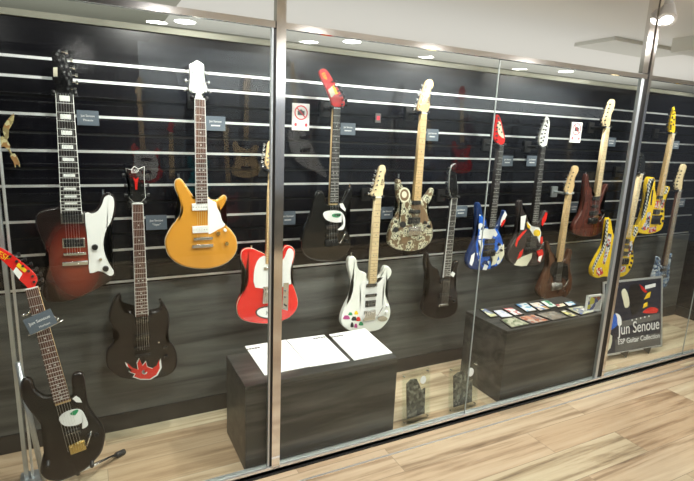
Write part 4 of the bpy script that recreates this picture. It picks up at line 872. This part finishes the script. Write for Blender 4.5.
# poster on small easel
B0 = Vector((3.245, 2.15, .045)); B1 = Vector((3.865, 2.10, .030)); wd = B1 - B0; ang = math.atan2(wd.y, wd.x); w = wd.length / 2; ht = .545
t = thing('poster_board', 'framed dark poster reading Jun Senoue ESP Guitar Collection standing on the floor', 'poster', ((B0.x + B1.x) / 2, (B0.y + B1.y) / 2, 0.0), (0, 0, ang))
tl = bpy.data.objects.new('framed_print', None); C.objects.link(tl); tl.parent = t; tl.location = (0, 0, .04); tl.rotation_euler = (math.radians(-10), 0, 0)
def pb(nm, lo, hi, m): return box(nm, lo, hi, m, tl)
pb('backing', (-w, .006, 0), (w, .014, ht), MT['bmat']); pb('print_ground', (-w + .01, .001, .01), (w - .01, .006, ht - .01), mat('poster_navy', (.012, .016, .035), .3))
for lo, hi in (((-w, -.004, 0), (-w + .014, .006, ht)), ((w - .014, -.004, 0), (w, .006, ht)), ((-w, -.004, ht - .014), (w, .006, ht)), ((-w, -.004, 0), (w, .006, .014))): pb('frame_bar', lo, hi, MT['alu'])
def pp(nm, pts, m, y=0.0, k=0): return mkobj(nm, plate(bmesh.new(), [((a * 2 - 1) * w, b * ht) for a, b in pts], y, .002, 0, k), m, tl)
pp('painted_shape', [(.03, .45), (.12, .52), (.22, .56), (.20, .48), (.24, .40), (.12, .34), (.04, .36)], MT['blue'], k=2)
pp('painted_shape', [(.20, .56), (.27, .53), (.30, .46), (.31, .40), (.26, .38), (.23, .42), (.24, .48)], MT['paper'], k=2)
pp('painted_shape', [(.30, .84), (.36, .88), (.42, .76), (.43, .64), (.36, .62), (.33, .72)], MT['cream2'], k=2)
pp('painted_shape', [(.66, .52), (.75, .50), (.90, .49), (.93, .54), (.82, .58), (.72, .56)], MT['red'], k=2)
pp('painted_shape', [(.60, .92), (.66, .88), (.74, .80), (.70, .79), (.62, .86)], MT['red'])
pp('painted_shape', [(.68, .70), (.78, .72), (.80, .80), (.74, .78)], MT['yel'])
pp('painted_shape', [(.66, .58), (.74, .60), (.74, .66), (.68, .64)], MT['yel'])
pp('painted_shape', [(.03, .06), (.12, .10), (.15, .26), (.06, .30), (.03, .2)], MT['cream2'], k=2)
pp('painted_shape', [(.70, .84), (.88, .86), (.88, .91), (.70, .89)], MT['spot'])
pp('grey_band', [(.30, .36), (.96, .40), (.96, .48), (.30, .44)], MT['gink'])
pp('lower_band', [(.20, .03), (.98, .03), (.98, .20), (.20, .20)], mat('poster_grey', (.10, .10, .10), .4))
text_mesh('poster_title', 'Jun Senoue', .122, MT['ink'], tl, face_text(.062, -.001, .178), sx=.80, ext=.001)
text_mesh('poster_subtitle', 'ESP Guitar Collection', .055, MT['spot'], tl, face_text(.062, -.001, .088), sx=.92, ext=.0008)
for i in range(5): pb('band_mark', (-.02 + i * .045, -.0006, .232 + i * .003), (-.008 + i * .045, .0, .243 + i * .003), MT['spot'])
pp('painted_line', [(.06, .82), (.24, .93), (.26, .91), (.08, .79)], MT['bluegrey'])
pp('painted_loop', [(.05, .78), (.10, .84), (.16, .80), (.12, .72)], MT['bluegrey'], k=2)
pp('painted_shape', [(.44, .92), (.62, .90), (.66, .70), (.60, .56), (.48, .50), (.44, .7)], mat('poster_black', (.004, .004, .006), .3), k=2)
for x in (-.10, .14):
    bm = bmesh.new(); plate(bm, [(x - .045, .05), (x + .045, .05), (x + .03, .0)], -.005, .0); o = mkobj('easel_foot', bm, MT['bmat'], t)
bm = bmesh.new(); path(bm, [Vector((.02, .10, .45)), Vector((.02, .24, .012))], .007); path(bm, [Vector((-.12, .03, .05)), Vector((-.12, .14, .008))], .006); mkobj('easel_strut', bm, MT['bmat'], t, True)
bm = bmesh.new(); path(bm, [Vector((-.25, .02, .045)), Vector((.25, .02, .045))], .008); mkobj('easel_bar', bm, MT['bmat'], t, True)

# ------------------------------------------------------------------ guitars on the opposite wall (seen as reflections in the glass)
def opp(label, nut, end, br, body, bodym, head, headm, board=None, extra=None):
    g = Guitar('electric_guitar', label, nut, end, br, Y=-2.09, mirror=True, group='guitars on the opposite wall reflected in the glass')
    g.body(body, bodym); g.neck(MT['maple'], board or MT['maple'], MT['fret_d'], .045, .058); g.head(head, headm, 'L')
    g.bridge((br[0], br[1], 1), (-5, -2, 5, 2)); g.pickup((br[0], br[1], 1), (-5, -14, 5, -11), MT['bmat']); g.hanger('black hanger on the opposite wall, ' + label.split(',')[0])
    if extra: extra(g)
def strat(cx, cy, w, h):     # generic double cutaway outline in pixels round a centre
    q = [(-.1, -.38), (-.22, -.42), (-.33, -.6), (-.46, -.55), (-.45, -.35), (-.36, -.1), (-.42, .1), (-.52, .3), (-.42, .48), (-.1, .56), (.25, .54), (.48, .40), (.52, .2), (.38, -.02), (.38, -.2), (.46, -.38), (.36, -.48), (.22, -.36), (.1, -.34)]
    return [(cx + a * w, cy + b * h) for a, b in q]
def hd(x, y, s=1): return [(x - 3 * s, y), (x - 4 * s, y - 5 * s), (x - 2 * s, y - 16 * s), (x + 2 * s, y - 18 * s), (x + 4 * s, y - 12 * s), (x + 3 * s, y - 4 * s), (x + 3 * s, y)]
opp('red bass with white pickguard, mirrored in the glass', (139, 95), (143, 150), (146, 172), strat(146, 164, 32, 34), MT['red'], hd(139, 95), MT['maple'],
    extra=lambda g: g.plate('pickguard', g.P([(136, 150), (150, 150), (158, 160), (156, 178), (140, 180), (134, 166)]), -.003, .001, MT['wht'], .001, 2))
opp('plain red guitar, mirrored in the glass', (171, 132), (172, 178), (173, 205), strat(172, 200, 19, 30), MT['bmat'], hd(171, 132, .8), MT['red'])
opp('teal guitar, mirrored behind the gold guitar', (198, 110), (199, 160), (200, 185), strat(199, 176, 24, 34), MT['teal'], hd(198, 110), MT['teal'])
opp('natural wood bass, mirrored right of the gold guitar', (247, 92), (246, 140), (246, 168), strat(246, 160, 28, 32), MT['maple'], hd(247, 92), MT['maple'])
opp('pink guitar, mirrored near the left post', (226, 138), (228, 184), (230, 216), strat(230, 206, 19, 30), mat('dusty_pink', (.35, .10, .10), .4), hd(226, 138, .7), MT['palemaple'])
opp('pale winged guitar, mirrored under the left no photography sign', (292, 62), (297, 128), (305, 150), [(290, 128), (302, 128), (312, 146), (327, 176), (316, 172), (298, 162), (290, 146)], MT['spot'], hd(292, 62), MT['spot'])
opp('dark red bass, mirrored above the pointed black headstock', (462, 100), (462, 142), (462, 160), strat(462, 158, 20, 28), MT['red'], hd(462, 100, .8), MT['red'])
opp('smoky guitar, mirrored left of the blue guitar', (428, 120), (430, 150), (430, 168), strat(430, 164, 22, 28), MT['bluegrey'], hd(428, 120, .7), MT['bluegrey'])
